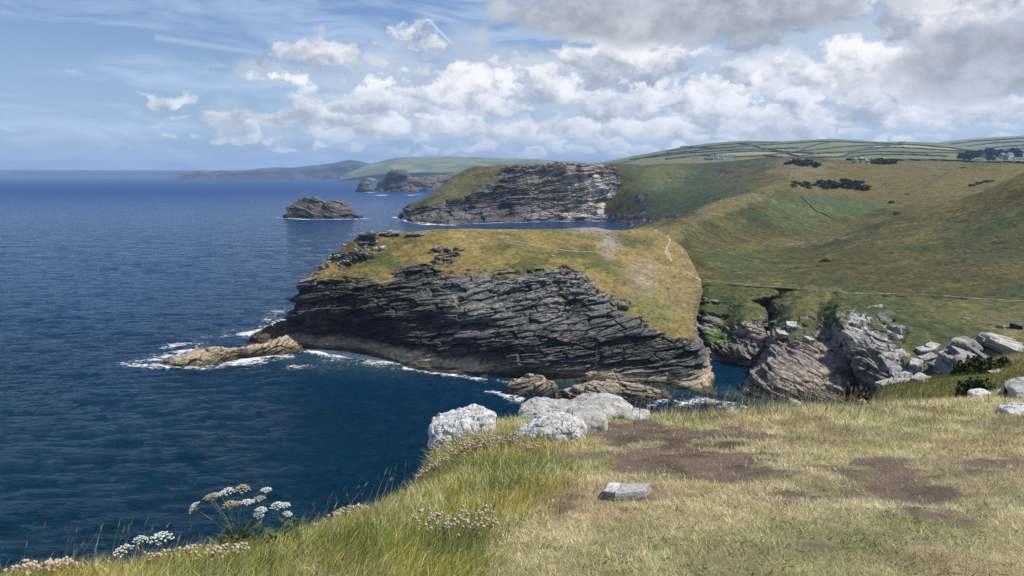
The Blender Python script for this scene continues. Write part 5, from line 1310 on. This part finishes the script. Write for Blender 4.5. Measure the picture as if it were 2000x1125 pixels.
    b0 = (np.arange(m) * 5)[:, None]; F = np.concatenate([b0 + np.array(t) for t in ((0, 2, 1), (0, 3, 2), (0, 1, 3), (4, 1, 2), (4, 2, 3), (4, 3, 1))], 1).reshape(-1, 3)
    add('grass_seed_heads', mesh_raw('grass_seed_heads', SV, F, BLADE, np.repeat(np.clip(c2, 0, 1), 5, 0), False), kind='stuff', label='dry seed heads on the tall grass along the brink')
    # --- low rosettes of broad green leaves in the turf
    P, r = scatter(5200, 24); z, sd = ground(P); V = np.column_stack([P, z]); px, py, lush, rim, soil, n1, n2 = zones(V)
    s = (sd > .3) & (r.random(len(V)) < np.clip(pit(px, py, 1700, 1050, 320, 90) + pit(px, py, 1480, 900, 60, 20) * .8 + pit(px, py, 1250, 1060, 250, 70) * .6, 0, 1) * .8) & (soil < .6)
    C0 = V[s]; nl = 12; n = len(C0) * nl; Pp = np.repeat(C0, nl, 0) + np.column_stack([r.normal(0, .035, (n, 2)), np.zeros(n)])
    c = mixv((.10, .15, .05), (.20, .235, .12), r.random(n)) * r.uniform(.8, 1.2, n)[:, None]
    blades('rosette_leaves', Pp, r.uniform(.025, .06, n), r.uniform(.005, .009, n), r.uniform(.7, 1.35, n), r.uniform(0, 6.28, n), c, r, 2, .3, label='low green rosette leaves scattered in the turf')
grasses()

# ---------------------------------------------------------------- rocks on the cliff top
def near_rock_mat():
    m, nt, b = new_mat('lichen_white_rock'); p = pos(); c = E(attr('Col').outputs['Color'])
    n1 = noise(p, 22, 7, .7, .4); n2 = noise(p, 90, 4, .65)
    v = nt.nodes.new('ShaderNodeTexVoronoi'); v.feature = 'DISTANCE_TO_EDGE'; v.inputs['Scale'].default_value = 16
    nt.links.new((vec(*[q for q in sep(p)])).s, v.inputs['Vector'])
    k = nt.nodes.new('ShaderNodeVectorMath'); k.operation = 'SCALE'; nt.links.new(c.s, k.inputs[0])
    nt.links.new((smooth(n1, .30, .52, .42, 1.06) + (n2 - .5) * .9).max(.2).min(1.2).s, k.inputs['Scale']); nt.links.new(k.outputs[0], b.inputs['Base Color'])
    b.inputs['Roughness'].default_value = .9; bump(b, n1 * 1.2 + n2 * .5, .9, .025)
    return m
MAT_ROCKN = near_rock_mat()
def near_rock(name, label, prof, Y0, depth, seed, crumble=1.0, colr=((.34, .33, .31), (.66, .65, .63)), nu=150, nv=90, top=(.25, .75), cat='rock', bury=.12, tilt=0):
    """prof: (px, py skyline, py foot); Y0: distance of the foot; depth: metres front to back"""
    cols = []
    n = len(prof)
    for i, (px, pt, pb) in enumerate(prof):
        e = math.sqrt(max(.05, 1 - (2 * (i / (n - 1)) - 1) ** 4)); B = at(px, pb, Y0 + depth * .5 * (1 - e)); a = B[0] / B[1]
        Yt = Y0 + depth * (.5 - .5 * e + top[1] * e); T = at(px, pt, Yt); dd = depth * e
        Fm = at(px, pb + (pt - pb) * .62, Y0 + depth * (.5 - .5 * e) + dd * top[0])
        cols.append([B + (0, -.03, -bury), B, Fm, T, T + np.array((0, dd * .3, -.06)), T + np.array((0, dd * .5, -.5))])
    V = loft(cols, nu, nv, None, [.3, 1, 1.2, .4, .3]); N = grid_normals(V, nu, nv)
    F1, F2, I1 = cells(V / np.array((.11, .11, .085)), seed); c1 = 1 - sstep(F2 - F1, .02, .25)
    F1, F2, I2 = cells(V / .045, seed + 1); c2 = 1 - sstep(F2 - F1, .02, .3)
    d = ((I1 - .5) * .026 - c1 * .005 + (I2 - .5) * .008 - c2 * .003) * crumble * min(1, depth / .5) + fbm(V / .3, 3, seed + 2) * .05 * min(1, depth / .5) + fbm(V / .07, 3, seed + 6) * .012 * crumble
    V2 = V + N * d[:, None]
    t = np.clip(.78 + .35 * (I2 - .5) - c1 * .18 - c2 * .1 * crumble + fbm(V / .12, 4, seed + 3) * .8, 0, 1)
    c = mixv(colr[0], colr[1], t); c = mixv(c, (.20, .17, .10), sstep(fbm(V / .1, 3, seed + 4), .35, .6) * .4)
    ctr = V2.mean(0); ctr[2] = V2[:, 2].min()
    return add(name, mesh_grid(name, V2 - ctr, nu, nv, MAT_ROCKN, c, False), loc=tuple(ctr), label=label, category=cat)
near_rock('white_rock', 'crumbly white rock jutting over the sea at the brink', [(838, 838, 848), (846, 822, 858), (866, 808, 866), (890, 804, 864), (916, 797, 852), (938, 799, 838), (956, 806, 826), (970, 812, 818)], 7.1, .8, 1101, 1.2)
near_rock('white_rock', 'crumbly white boulder nearest the bare earth', [(998, 856, 862), (1010, 843, 870), (1030, 828, 870), (1056, 812, 862), (1076, 806, 852), (1100, 810, 846), (1122, 814, 838), (1140, 824, 832)], 6.55, .7, 1111, 1.2)
near_rock('white_rock', 'broad flat pale slab behind the crumbly boulder', [(1012, 808, 816), (1024, 796, 818), (1050, 787, 812), (1090, 785, 808), (1124, 785, 812), (1150, 777, 812), (1180, 773, 808), (1208, 777, 806), (1230, 790, 806), (1242, 803, 809)], 8.0, 1.1, 1121, .7, ((.24, .235, .215), (.50, .49, .46)), 190, 100)
near_rock('white_rock', 'smooth grey tongue of rock in front of the broad slab', [(1096, 812, 818), (1112, 800, 828), (1140, 796, 832), (1164, 800, 832), (1182, 808, 824), (1190, 818, 822)], 7.2, .55, 1131, .3, ((.27, .265, .24), (.44, .43, .40)), 110, 70)
near_rock('flat_stone', 'low flat grey stone right of the broad slab', [(1204, 810, 814), (1220, 803, 817), (1245, 801, 816), (1268, 806, 813)], 8.0, .5, 1141, .3, ((.34, .33, .30), (.50, .49, .46)), 70, 50)
def mid_rock():
    t = thing('white_rock', 'small white and grey rock set in bare earth in mid turf', 'rock', tuple(at(1218, 966, 4.5)))
    for nm, lab, pts, dn, pal, sd in [('white_lump', 'white left-hand lump', [(1172, 955, 4.47), (1206, 959, 4.42), (1218, 938, 4.62), (1188, 937, 4.64)], (-.005, -.02, -.07), [(.34, .335, .32), (.66, .65, .63), (.6, .58, .54), (.80, .79, .77)], 1151),
                                      ('grey_plate', 'flat grey right-hand plate', [(1196, 964, 4.46), (1262, 957, 4.50), (1270, 942, 4.70), (1208, 942, 4.68)], (0, -.01, -.06), [(.19, .185, .17), (.33, .325, .30), (.36, .34, .30), (.52, .51, .48)], 1152)]:
        o = slab(nm, lab, [at(*q) for q in pts], dn, 14, .10, .10, pal, sd, MAT_ROCKN, rnd=.35, pexp=4.0)
        o.parent = t; o.location = o.location - t.location; del o['category']
mid_rock()
near_rock('stone_shard', 'thin white shard standing in the earth hollow', [(1066, 988, 996), (1072, 978, 994), (1079, 974, 986), (1083, 975, 980)], 4.35, .06, 1161, .2, ((.5, .5, .48), (.72, .71, .69)), 40, 30, bury=.04)
near_rock('white_rock', 'white flat rock at the right edge of the turf', [(1952, 796, 802), (1970, 790, 806), (1992, 789, 812), (2015, 792, 816), (2040, 800, 812)], 8.1, .6, 1171, .6, ((.36, .35, .33), (.60, .59, .57)), 90, 60)
near_rock('white_rock', 'pale rock at the right edge, behind the white flat one', [(1962, 752, 760), (1980, 744, 764), (2005, 740, 766), (2040, 742, 764)], 10.2, .7, 1181, .7, ((.28, .27, .25), (.50, .49, .46)), 80, 60)
near_rock('white_rock', 'small pale rock lying below the shadowed bush', [(1890, 766, 772), (1902, 761, 773), (1920, 760, 772), (1936, 765, 769)], 10.4, .35, 1191, .6, ((.42, .41, .39), (.66, .65, .63)), 60, 40)
def pebbles():
    r = random.Random(12)
    U, F = CUBE[5]
    spots = []
    while len(spots) < 24:
        px, py = r.uniform(1100, 1990), r.uniform(835, 1010)
        spots.append((px, py))
    for k, (px, py) in enumerate(spots):
        p = hit(px, py, ('cliff_top',))
        if p is None: continue
        s = r.uniform(.005, .012) * (1.2 if k % 9 == 0 else 1)
        Q = U / (np.abs(U) ** 2.6).sum(1)[:, None] ** (1 / 2.6) * s * np.array((1.3, 1, .7)) * (1 + fbm(U * 1.3 + k, 2, k)[:, None] * .4)
        me = mesh_raw('pebble', Q, F, MAT_ROCKN, np.full((len(Q), 3), r.uniform(.25, .5)), True)
        o = add('pebble', me, loc=(p[0], p[1], p[2] + s * .3), label='small pale pebble on the bare earth and turf', category='pebble', group='pebbles scattered on the turf'); o.rotation_euler.z = r.random() * 6
pebbles()

# ---------------------------------------------------------------- the grassy ledge and outcrop beyond, at the right
def ledge():
    pts = [at(*q) for q in [(1640, 815, 13), (1690, 790, 14), (1725, 757, 17.5), (1745, 748, 19), (1800, 744, 19), (1868, 737, 19), (1780, 765, 16), (1870, 790, 13.5), (1760, 800, 13), (1900, 770, 15), (1935, 735, 17), (1985, 715, 18), (2060, 700, 18), (2060, 760, 13.5), (1940, 700, 20), (2000, 693, 20.5), (2080, 685, 21), (1890, 725, 21), (2060, 670, 26), (1950, 690, 25)]]
    A = np.array(pts); f = tps_fit(A[:, :2], A[:, 2], 1e-2)
    brink = [at(*q) for q in [(1600, 860, 11), (1668, 808, 12.5), (1700, 775, 15), (1732, 750, 18.5), (1800, 742, 19.6), (1866, 735, 20), (1872, 728, 22), (1900, 700, 27), (1960, 690, 32)]]
    xs = np.arange(4, 24, .11); ys = np.arange(10.5, 32, .11); X, Yg = np.meshgrid(xs, ys, indexing='ij'); P = np.stack([X.ravel(), Yg.ravel()], 1)
    d = seg_dist(P, brink)
    pl = np.vstack([[b[:2] for b in brink], [(40, 32), (40, 5), (7, 5)]])
    global POLY
    keep = POLY; POLY = pl; ins = inside(P); POLY = keep
    o = np.where(ins, 0, d); P3 = np.column_stack([P, 0 * d])
    z = f(P) + fbm(P3 / 1.2, 4, 1201) * .10 - (2.0 * o + 1.6 * o ** 1.5)
    z = np.clip(z, EYE - 40, EYE + 5)
    V = np.column_stack([P, z]); px, py = project(V)
    g = grass_colour(V, .06, 1202, .4, ((.075, .10, .022), (.135, .135, .035), (.21, .165, .075)))
    g = mixv(g, (.24, .18, .085), sstep(py + fbm(P3 / .8, 3, 1203) * 12, 770, 790) * .5); g = mixv(g, (.25, .19, .09), np.clip(pit(px, py, 1985, 700, 60, 14), 0, 1) * .8)
    g = mixv(g, (.16, .155, .145), sstep(o, .15, .5))
    add('grassy_ledge', mesh_grid('grassy_ledge', V, len(xs), len(ys), MAT_NEAR2, g), kind='structure', label='green grassy ledge below the brink at the right'); register('ledge', V)
    # its grass
    r = np.random.default_rng(77); n = 60000; Pp = np.stack([r.uniform(6, 20, n), r.uniform(11, 22, n)], 1)
    zz = f(Pp); k = np.ones(n, bool); POLY2 = POLY; POLY = pl; k = inside(Pp); POLY = POLY2
    Vp = np.column_stack([Pp[k], zz[k] + fbm(np.column_stack([Pp[k], 0 * zz[k]]) / 1.2, 4, 1201) * .10]); m = len(Vp)
    c = mixv((.105, .135, .03), (.25, .22, .07), r.random(m)); qx, qy = project(Vp)
    c = mixv(c, (.36, .28, .14), np.clip(pit(qx, qy, 1985, 700, 70, 16) + sstep(qy, 772, 790), 0, 1) * .7)
    blades('ledge_grass', Vp, r.uniform(.07, .17, m), np.full(m, .012), r.uniform(.1, .9, m), r.uniform(0, 6.28, m), c, r, label='green grass on the ledge below the brink')
MAT_NEAR2 = terrain_mat('terrain_ledge', 2.5, 12.0, 0.45, 0.8, 0.1)
ledge()
def outcrop():
    LG = [(.11, .105, .10), (.24, .23, .21), (.28, .255, .215), (.46, .445, .405)]
    def q(label, pts, down, seed, pal, sc=.35, amp=.3, **kw): slab('outcrop_slab', label, [at(*p) for p in pts], down, 26, sc, amp, pal, seed, MAT_MIDN, **kw)
    q('long pale slab at the top of the near outcrop', [(1904, 651, 25), (1936, 650, 27), (2060, 690, 23.5), (2050, 712, 21.5)], (-.3, .6, -1.3), 1301, LG, rnd=.15)
    q('dark fissured slab under the long pale one', [(1868, 664, 23.5), (1900, 661, 25), (1940, 695, 22.5), (1930, 706, 21)], (-.2, .5, -1.0), 1302, GREY, light=.3, rnd=.12)
    q('white-topped slab at the left tip of the near outcrop', [(1857, 674, 22), (1872, 668, 23), (1932, 706, 20.5), (1918, 720, 19.5)], (-.2, .3, -1.0), 1303, LG, rnd=.15)
    q('dark shadowed block below the white-topped slab', [(1866, 697, 20.5), (1880, 694, 21.5), (1916, 724, 19.5), (1900, 740, 18.5)], (.05, .3, -2.4), 1304, GREY, light=.25, rnd=.12)
    for k, (px, py, w, lab) in enumerate([(1916, 712, .5, 'small pale stone wedged beside the shadowed block'), (1944, 728, .5, 'small pale rock at the bush foot'), (1735, 752, .9, 'pale stone at the left rim of the grassy ledge'), (1762, 746, 1.2, 'pale flat stone on the far rim of the grassy ledge'), (1800, 743, .9, 'pale stone right of the flat one on the ledge rim')]):
        placed(px, py, w * .6, w * .3, w * .14, 10 * k, 5, 'rim_stone', lab, 1320 + k, WHITE, ('ledge',), sc=.12, amp=.3, mat=MAT_MIDN)
    p = at(1932, 716, 18.0)
    for k, (dx, dy, s, cc, lab) in enumerate([(-.25, 0, .55, (.05, .075, .025), 'dense dark green bush with white flowers on the outcrop'), (.35, .2, .5, (.07, .095, .03), 'lighter green bush behind the dark flowering one')]):
        bush('flowering_bush', lab, 'bush', p + (dx, dy, -.45), s, s, s * 1.15, 1500, .05, cc, 1340 + k)
    p2 = at(1905, 766, 13.5); bush('flowering_bush', 'shadowed dark bush below the outcrop block', 'bush', p2 + (0, 0, -.2), .42, .35, .5, 1200, .04, (.04, .055, .022), 1345)
MAT_MIDN = terrain_mat('rock_near_slab', 4.0, 16.0, 0.4, 0.8, 0.06)
outcrop()

# ---------------------------------------------------------------- flowers
STEM = plain_mat('flower_stem', (.20, .24, .09), .6, trans=.2); STEM_DRY = plain_mat('dry_stem', (.33, .27, .14), .7, trans=.2)
PETAL_W = plain_mat('white_floret', (.80, .80, .74), .7, 30, .12, trans=.25); PETAL_DRY = plain_mat('faded_floret', (.50, .43, .30), .8, 30, .3, trans=.15)
THRIFT_D = plain_mat('dried_thrift', (.50, .40, .30), .85, 60, .3, trans=.15); THRIFT_P = plain_mat('pale_thrift', (.62, .54, .47), .85, 60, .25, trans=.15); YELLOW = plain_mat('yellow_petal', (.80, .62, .02), .6, trans=.2)
def tube(pts, r0, r1, k=4):
    P = np.array(pts, float); n = len(P); T = np.gradient(P, axis=0); T /= np.linalg.norm(T, axis=1)[:, None] + 1e-12
    ref = np.array((.3, 1, .1)); A = np.cross(T, ref); A /= np.linalg.norm(A, axis=1)[:, None] + 1e-12; B = np.cross(T, A)
    R = np.linspace(r0, r1, n)[:, None]
    V = np.stack([P + (A * math.cos(2 * math.pi * j / k) + B * math.sin(2 * math.pi * j / k)) * R for j in range(k)], 1).reshape(-1, 3)
    F = [(i * k + j, i * k + (j + 1) % k, (i + 1) * k + (j + 1) % k, (i + 1) * k + j) for i in range(n - 1) for j in range(k)]
    return V, np.array(F)
def join(parts):
    Vs, Fs, o = [], [], 0
    for V, F in parts: Vs.append(V); Fs.append(F + o); o += len(V)
    return np.vstack(Vs), np.vstack(Fs)
_bm = bmesh.new(); bmesh.ops.create_icosphere(_bm, subdivisions=1, radius=1); ICO_V = np.array([v.co[:] for v in _bm.verts]); ICO_F = np.array([[v.index for v in f.verts] for f in _bm.faces]); _bm.free()
_bm = bmesh.new(); bmesh.ops.create_icosphere(_bm, subdivisions=2, radius=1); ICO2_V = np.array([v.co[:] for v in _bm.verts]); ICO2_F = np.array([[v.index for v in f.verts] for f in _bm.faces]); _bm.free()
def thrift(px, py, rad, n, label, seed, mat, h=.11, ground_at=('cliff_top',), grp='tufts of thrift', leaf=(.10, .15, .045), Yr=None):
    p = hit(px, py, ground_at) if Yr is None else at(px, py, Yr)
    if p is None: return
    r = np.random.default_rng(seed); t = thing('thrift_tuft', label, 'flower', tuple(p), grp)
    st, hd = [], []
    for k in range(n):
        a = r.uniform(0, 6.28); q = rad * math.sqrt(r.random()); b = np.array((math.cos(a) * q * .55, math.sin(a) * q * .55, 0)); hh = h * r.uniform(.6, 1.15)
        tp = np.array((math.cos(a) * q, math.sin(a) * q, hh)); g, _ = ground(np.array([[p[0] + tp[0], p[1] + tp[1]]])); tp[2] += max(-.25, g[0] - p[2]); b[2] += max(-.2, g[0] - p[2])
        st.append(tube([b, (b * .5 + tp * .5) + np.array((0, 0, .01)), tp], .0014, .0011, 3))
        s = r.uniform(.0075, .0115); hd.append((ICO_V * s * np.array((1, 1, .8)) * (1 + r.normal(0, .13, (12, 1))) + tp, ICO_F))
    V, F = join(st); o = add('stems', mesh_raw('stems', V, F, STEM_DRY, None, True), t); o['kind'] = 'stuff'
    V, F = join(hd); o = add('flower_heads', mesh_raw('flower_heads', V, F, mat, None, False), t); o['kind'] = 'stuff'
    m = int(260 * (rad / .15) ** 1.2); aa = r.uniform(0, 6.28, m); qq = rad * .8 * np.sqrt(r.random(m)); b = np.column_stack([np.cos(aa) * qq, np.sin(aa) * qq, np.zeros(m)])
    gz, _ = ground(b[:, :2] + p[:2]); b[:, 2] = np.maximum(gz - p[2], -.25)
    ln = r.uniform(.03, .075, m)[:, None]; ds = np.column_stack([np.cos(aa) * .5 + r.normal(0, .3, m), np.sin(aa) * .5 + r.normal(0, .3, m), np.ones(m)]); ds /= np.linalg.norm(ds, axis=1)[:, None]
    sd = np.column_stack([-np.sin(aa), np.cos(aa), np.zeros(m)]) * .0016
    V = np.stack([b - sd, b + sd, b + ds * ln], 1).reshape(-1, 3); c = np.repeat(np.array(leaf) * r.uniform(.6, 1.4, (m, 1)), 3, 0)
    o = add('leaves', mesh_raw('leaves', V, np.arange(m * 3).reshape(m, 3), BLADE, c, False), t); o['kind'] = 'stuff'
def thrifts():
    thrift(975, 985, .16, 46, 'pinkish-white thrift tuft with grey-green leaves in mid slope', 1401, THRIFT_P, .12, leaf=(.10, .135, .075))
    thrift(890, 1062, .21, 85, 'largest thrift tuft with beige heads over dark green leaves', 1402, THRIFT_D, .14, leaf=(.07, .12, .03))
    k = 0
    for px, py, rad, n, lab in [(660, 996, .14, 80, 'dense dried thrift tuft hanging at the brink, lower left of the rocks'), (700, 978, .15, 80, 'dried thrift tuft on the brink, second up from the lowest'), (738, 960, .14, 70, 'dried thrift tuft on the brink, midway to the white rock'), (775, 938, .13, 60, 'dried thrift tuft where the brink steepens'), (808, 912, .14, 55, 'dried thrift tuft on the brink below the white rock'),
                                (842, 890, .16, 60, 'dried thrift tuft just under the jutting white rock'), (880, 880, .22, 60, 'wide thrift patch left of the crumbly boulder'), (925, 876, .22, 60, 'brownish thrift patch between the two white rocks'), (975, 872, .2, 55, 'brownish thrift patch beside the crumbly boulder'), (1028, 890, .14, 32, 'small thrift tuft in front of the crumbly boulder'), (895, 900, .25, 50, 'sparse dried thrift patch in the slope above the brink'),
                                (395, 1084, .16, 70, 'pinkish dried thrift tuft right of the white umbels'), (430, 1076, .13, 60, 'dried thrift tuft at the foot of the big umbel plant'), (335, 1094, .14, 50, 'whitish thrift tuft under the white umbels'), (75, 1112, .13, 60, 'dried thrift tuft at the lower left corner of the brink'), (110, 1106, .12, 50, 'dried thrift tuft second from the lower left corner')]:
        thrift(px, py, rad, n, lab, 1410 + k, THRIFT_D, .09, grp='dried thrift along the brink'); k += 1
thrifts()
def umbel_mesh(R, seed, dome=.35, n=26, fade=0.0):
    """a flat-domed head: rays to many small florets"""
    r = np.random.default_rng(seed); fl, ry = [], []
    for k in range(n):
        q = math.sqrt((k + .5) / n); a = k * 2.39996; p = np.array((math.cos(a) * q * R, math.sin(a) * q * R, dome * R * (1 - q * q)))
        for j in range(5):
            off = r.normal(0, R * .085, 3) * np.array((1, 1, .4)); fl.append((ICO_V * R * .085 * r.uniform(.7, 1.3) * np.array((1, 1, .6)) + p + off, ICO_F))
        if k % 2 == 0: ry.append(tube([(0, 0, -R * .75), p * .6 + np.array((0, 0, -R * .15)), p - np.array((0, 0, R * .05))], R * .016, R * .012, 3))
    return join(fl), join(ry)
def umbel_plant(name, label, root, heads, seed, branch=None, grp=None, thick=.004):
    """heads: (offset from root, radius, faded, tilt)"""
    t = thing(name, label, 'flower', tuple(root), grp)
    r = np.random.default_rng(seed)
    for k, (off, R, faded, tilt) in enumerate(heads):
        off = np.array(off, float); b = np.array(branch) * r.uniform(.45, .8) if branch is not None else np.zeros(3)
        (FV, FF), (RV, RF) = umbel_mesh(R, seed + k, .3 if R < .036 or R > .06 else .6)
        rot = np.array(((math.cos(tilt), 0, math.sin(tilt)), (0, 1, 0), (-math.sin(tilt), 0, math.cos(tilt))))
        base = off - rot @ np.array((0, 0, R * .75)); midp = b * .4 + base * .6 + np.array((0, 0, .02)) if branch is not None else base * .5
        u = add('umbel', mesh_raw('umbel', FV @ rot.T + off, FF, PETAL_DRY if faded else PETAL_W, None, True), t)
        add('rays', mesh_raw('rays', RV @ rot.T + off, RF, STEM, None, True), u)
        V, F = tube([b, midp, base], thick * .6, thick * .4, 5); add('stem', mesh_raw('stem', V, F, STEM, None, True), t)
    if branch is not None:
        V, F = tube([(0, 0, -.05), np.array(branch) * .5, np.array(branch)], thick * 1.3, thick * .8, 6); add('main_stem', mesh_raw('main_stem', V, F, STEM, None, True), t)
        n = 70; P = np.zeros((n, 3)); aa = r.uniform(0, 6.28, n); ln = r.uniform(.05, .14, n)[:, None]; h0 = r.uniform(0, .12, n)
        P[:, 2] = h0; P[:, :2] += r.normal(0, .05, (n, 2)); ds = np.column_stack([np.cos(aa), np.sin(aa), r.uniform(.1, .9, n)]); ds /= np.linalg.norm(ds, axis=1)[:, None]
        sd = np.cross(ds, (0, 0, 1)); sd /= np.linalg.norm(sd, axis=1)[:, None]; sd *= .012
        V = np.stack([P, P + ds * ln * .5 + sd, P + ds * ln, P + ds * ln * .5 - sd], 1).reshape(-1, 3)
        o = add('leaves', mesh_raw('leaves', V, np.arange(n * 4).reshape(n, 4), BLADE, np.repeat(np.array((.085, .13, .05)) * r.uniform(.6, 1.4, (n, 1)), 4, 0), False), t); o['kind'] = 'stuff'
    return t
def umbels():
    Y = 4.15; root = hit(470, 1078, ('cliff_top',)); Y = root[1]
    def off(px, py, dy=0.0): return at(px, py, Y + dy) - root
    H = [(380, 992, .036, 0, -.9), (418, 972, .040, 1, -.2), (445, 962, .038, 0, 0), (474, 957, .042, 1, .1), (520, 957, .030, 0, .1), (507, 974, .032, 0, 0), (450, 988, .042, 1, -.1), (483, 981, .034, 0, .1), (511, 996, .032, 0, .2), (505, 1007, .030, 0, .2), (432, 965, .03, 0, -.3), (408, 970, .03, 1, -.3), (465, 984, .03, 1, 0)]
    r = random.Random(2)
    umbel_plant('wild_carrot', 'tall branching umbel plant with white and faded heads against the sea', root, [(off(px, py, r.uniform(-.06, .06)), R, f, t) for px, py, R, f, t in H], 1501, branch=off(462, 1050))
    root2 = hit(548, 1046, ('cliff_top',)); Y = root2[1]; root = root2
    umbel_plant('wild_carrot', 'small white umbel plant right of the tall branching one', root2, [(off(542, 990), .038, 0, 0), (552, 988, 0) and (off(556, 987), .03, 0, .1), (off(562, 1004), .026, 0, .3)], 1502, branch=off(550, 1022), thick=.003)
    for k, (px, py, R, gy, lab) in enumerate([(242, 1078, .050, 1092, 'leftmost big white umbel at the brink'), (275, 1056, .036, 1090, 'middle one of the three big white umbels'), (315, 1054, .056, 1088, 'rightmost and broadest of the three big white umbels'), (615, 1025, .016, 1040, 'tiny white flower in the slope right of the umbel plants')]):
        rt = hit(px + 6, gy, ('cliff_top',)); Y = rt[1]; root = rt
        umbel_plant('wild_carrot', lab, rt, [(off(px, py), R, 0, -.25 if R == .05 else 0)], 1510 + k, grp='big white umbels at the brink' if R > .03 else None)
    for k, (px, py, R, gy, lab) in enumerate([(1452, 797, .05, 812, 'white flower head in the rim grass above the narrow cove'), (1430, 806, .05, 815, 'white flower head just left of the one above the cove'), (1556, 789, .055, 800, 'white flower head in the rim grass midway along the brink'), (1803, 793, .06, 806, 'round white flower head in front of the grassy ledge'), (1727, 802, .045, 806, 'flat white flower head in the rim grass left of the round one'), (1684, 785, .05, 797, 'white flower head where the ledge meets the rim'), (1024, 853, .05, 862, 'cream flower head left of the crumbly boulder')]):
        rt = hit(px, gy, ('cliff_top',))
        if rt is None: continue
        Y = rt[1]; root = rt
        umbel_plant('wild_carrot', lab, rt, [(off(px, py), R, 0, 0)], 1530 + k)
umbels()
def hawkbits():
    r = random.Random(5)
    L = [(567, 1086, 'yellow flower left of the lower left trio'), (581, 1077, 'topmost yellow flower of the lower left trio'), (600, 1087, 'right-hand yellow flower of the lower left trio'), (882, 1101, 'bright yellow flower below the largest thrift tuft'), (990, 998, 'yellow flower beside the pinkish-white thrift'), (660, 1074, 'small yellow flower in the long grass right of the trio'), (1097, 938, 'small yellow flower above the earth hollow'), (566, 1100, 'lowest yellow flower at the lower left'), (776, 1020, 'small yellow flower in the middle of the long grass')]
    for k, (px, py, lab) in enumerate(L):
        p = hit(px, py + 12, ('cliff_top',))
        if p is None: continue
        top = at(px, py, p[1] - .03) - p; top[2] = max(top[2], .05)
        t = thing('yellow_flower', lab, 'flower', tuple(p))
        V, F = tube([(0, 0, 0), top * .5 + np.array((.005, 0, .01)), top], .0016, .0012, 4); add('stem', mesh_raw('stem', V, F, STEM, None, True), t)
        parts = []; n = 14; s = .017 if k == 3 else .012
        for j in range(n):
            a = 2 * math.pi * j / n; d = np.array((math.cos(a), math.sin(a), .25)); e = np.array((-math.sin(a), math.cos(a), 0)) * s * .2
            b = top; parts.append((np.array([b, b + d * s * .7 + e, b + d * s, b + d * s * .7 - e]), np.array([[0, 1, 2, 3]])))
        V, F = join(parts); rot = -.6; V = V - top; V = np.stack([V[:, 0], V[:, 1] * math.cos(rot) + V[:, 2] * math.sin(rot) * -1 * -1, V[:, 2] * math.cos(rot) - V[:, 1] * math.sin(rot) * -1], 1) + top
        add('flower_head', mesh_raw('flower_head', V, F, YELLOW, None, False), t)
hawkbits()
# ---------------------------------------------------------------- the air
def haze():
    bm = bmesh.new(); bmesh.ops.create_cube(bm, size=1.0)
    me = bpy.data.meshes.new('haze'); bm.to_mesh(me); bm.free()
    o = add('haze', me, kind='stuff'); o.dimensions = (1, 1, 1)
    lo = np.array((-27000.0, -400.0, -9.0)); hi = np.array((27000.0, 19500.0, 330.0))
    o.location = tuple((lo + hi) / 2); o.scale = tuple(hi - lo)
    m = bpy.data.materials.new('haze_air'); m.use_nodes = True; nt = m.node_tree; nt.nodes.clear()
    out = nt.nodes.new('ShaderNodeOutputMaterial'); v = nt.nodes.new('ShaderNodeVolumePrincipled')
    v.inputs['Color'].default_value = (0.42, 0.63, 1.0, 1); v.inputs['Density'].default_value = HAZE_DENSITY
    v.inputs['Anisotropy'].default_value = 0.0
    nt.links.new(v.outputs[0], out.inputs['Volume'])
    me.materials.append(m)
HAZE_DENSITY = 6.3e-5
haze()
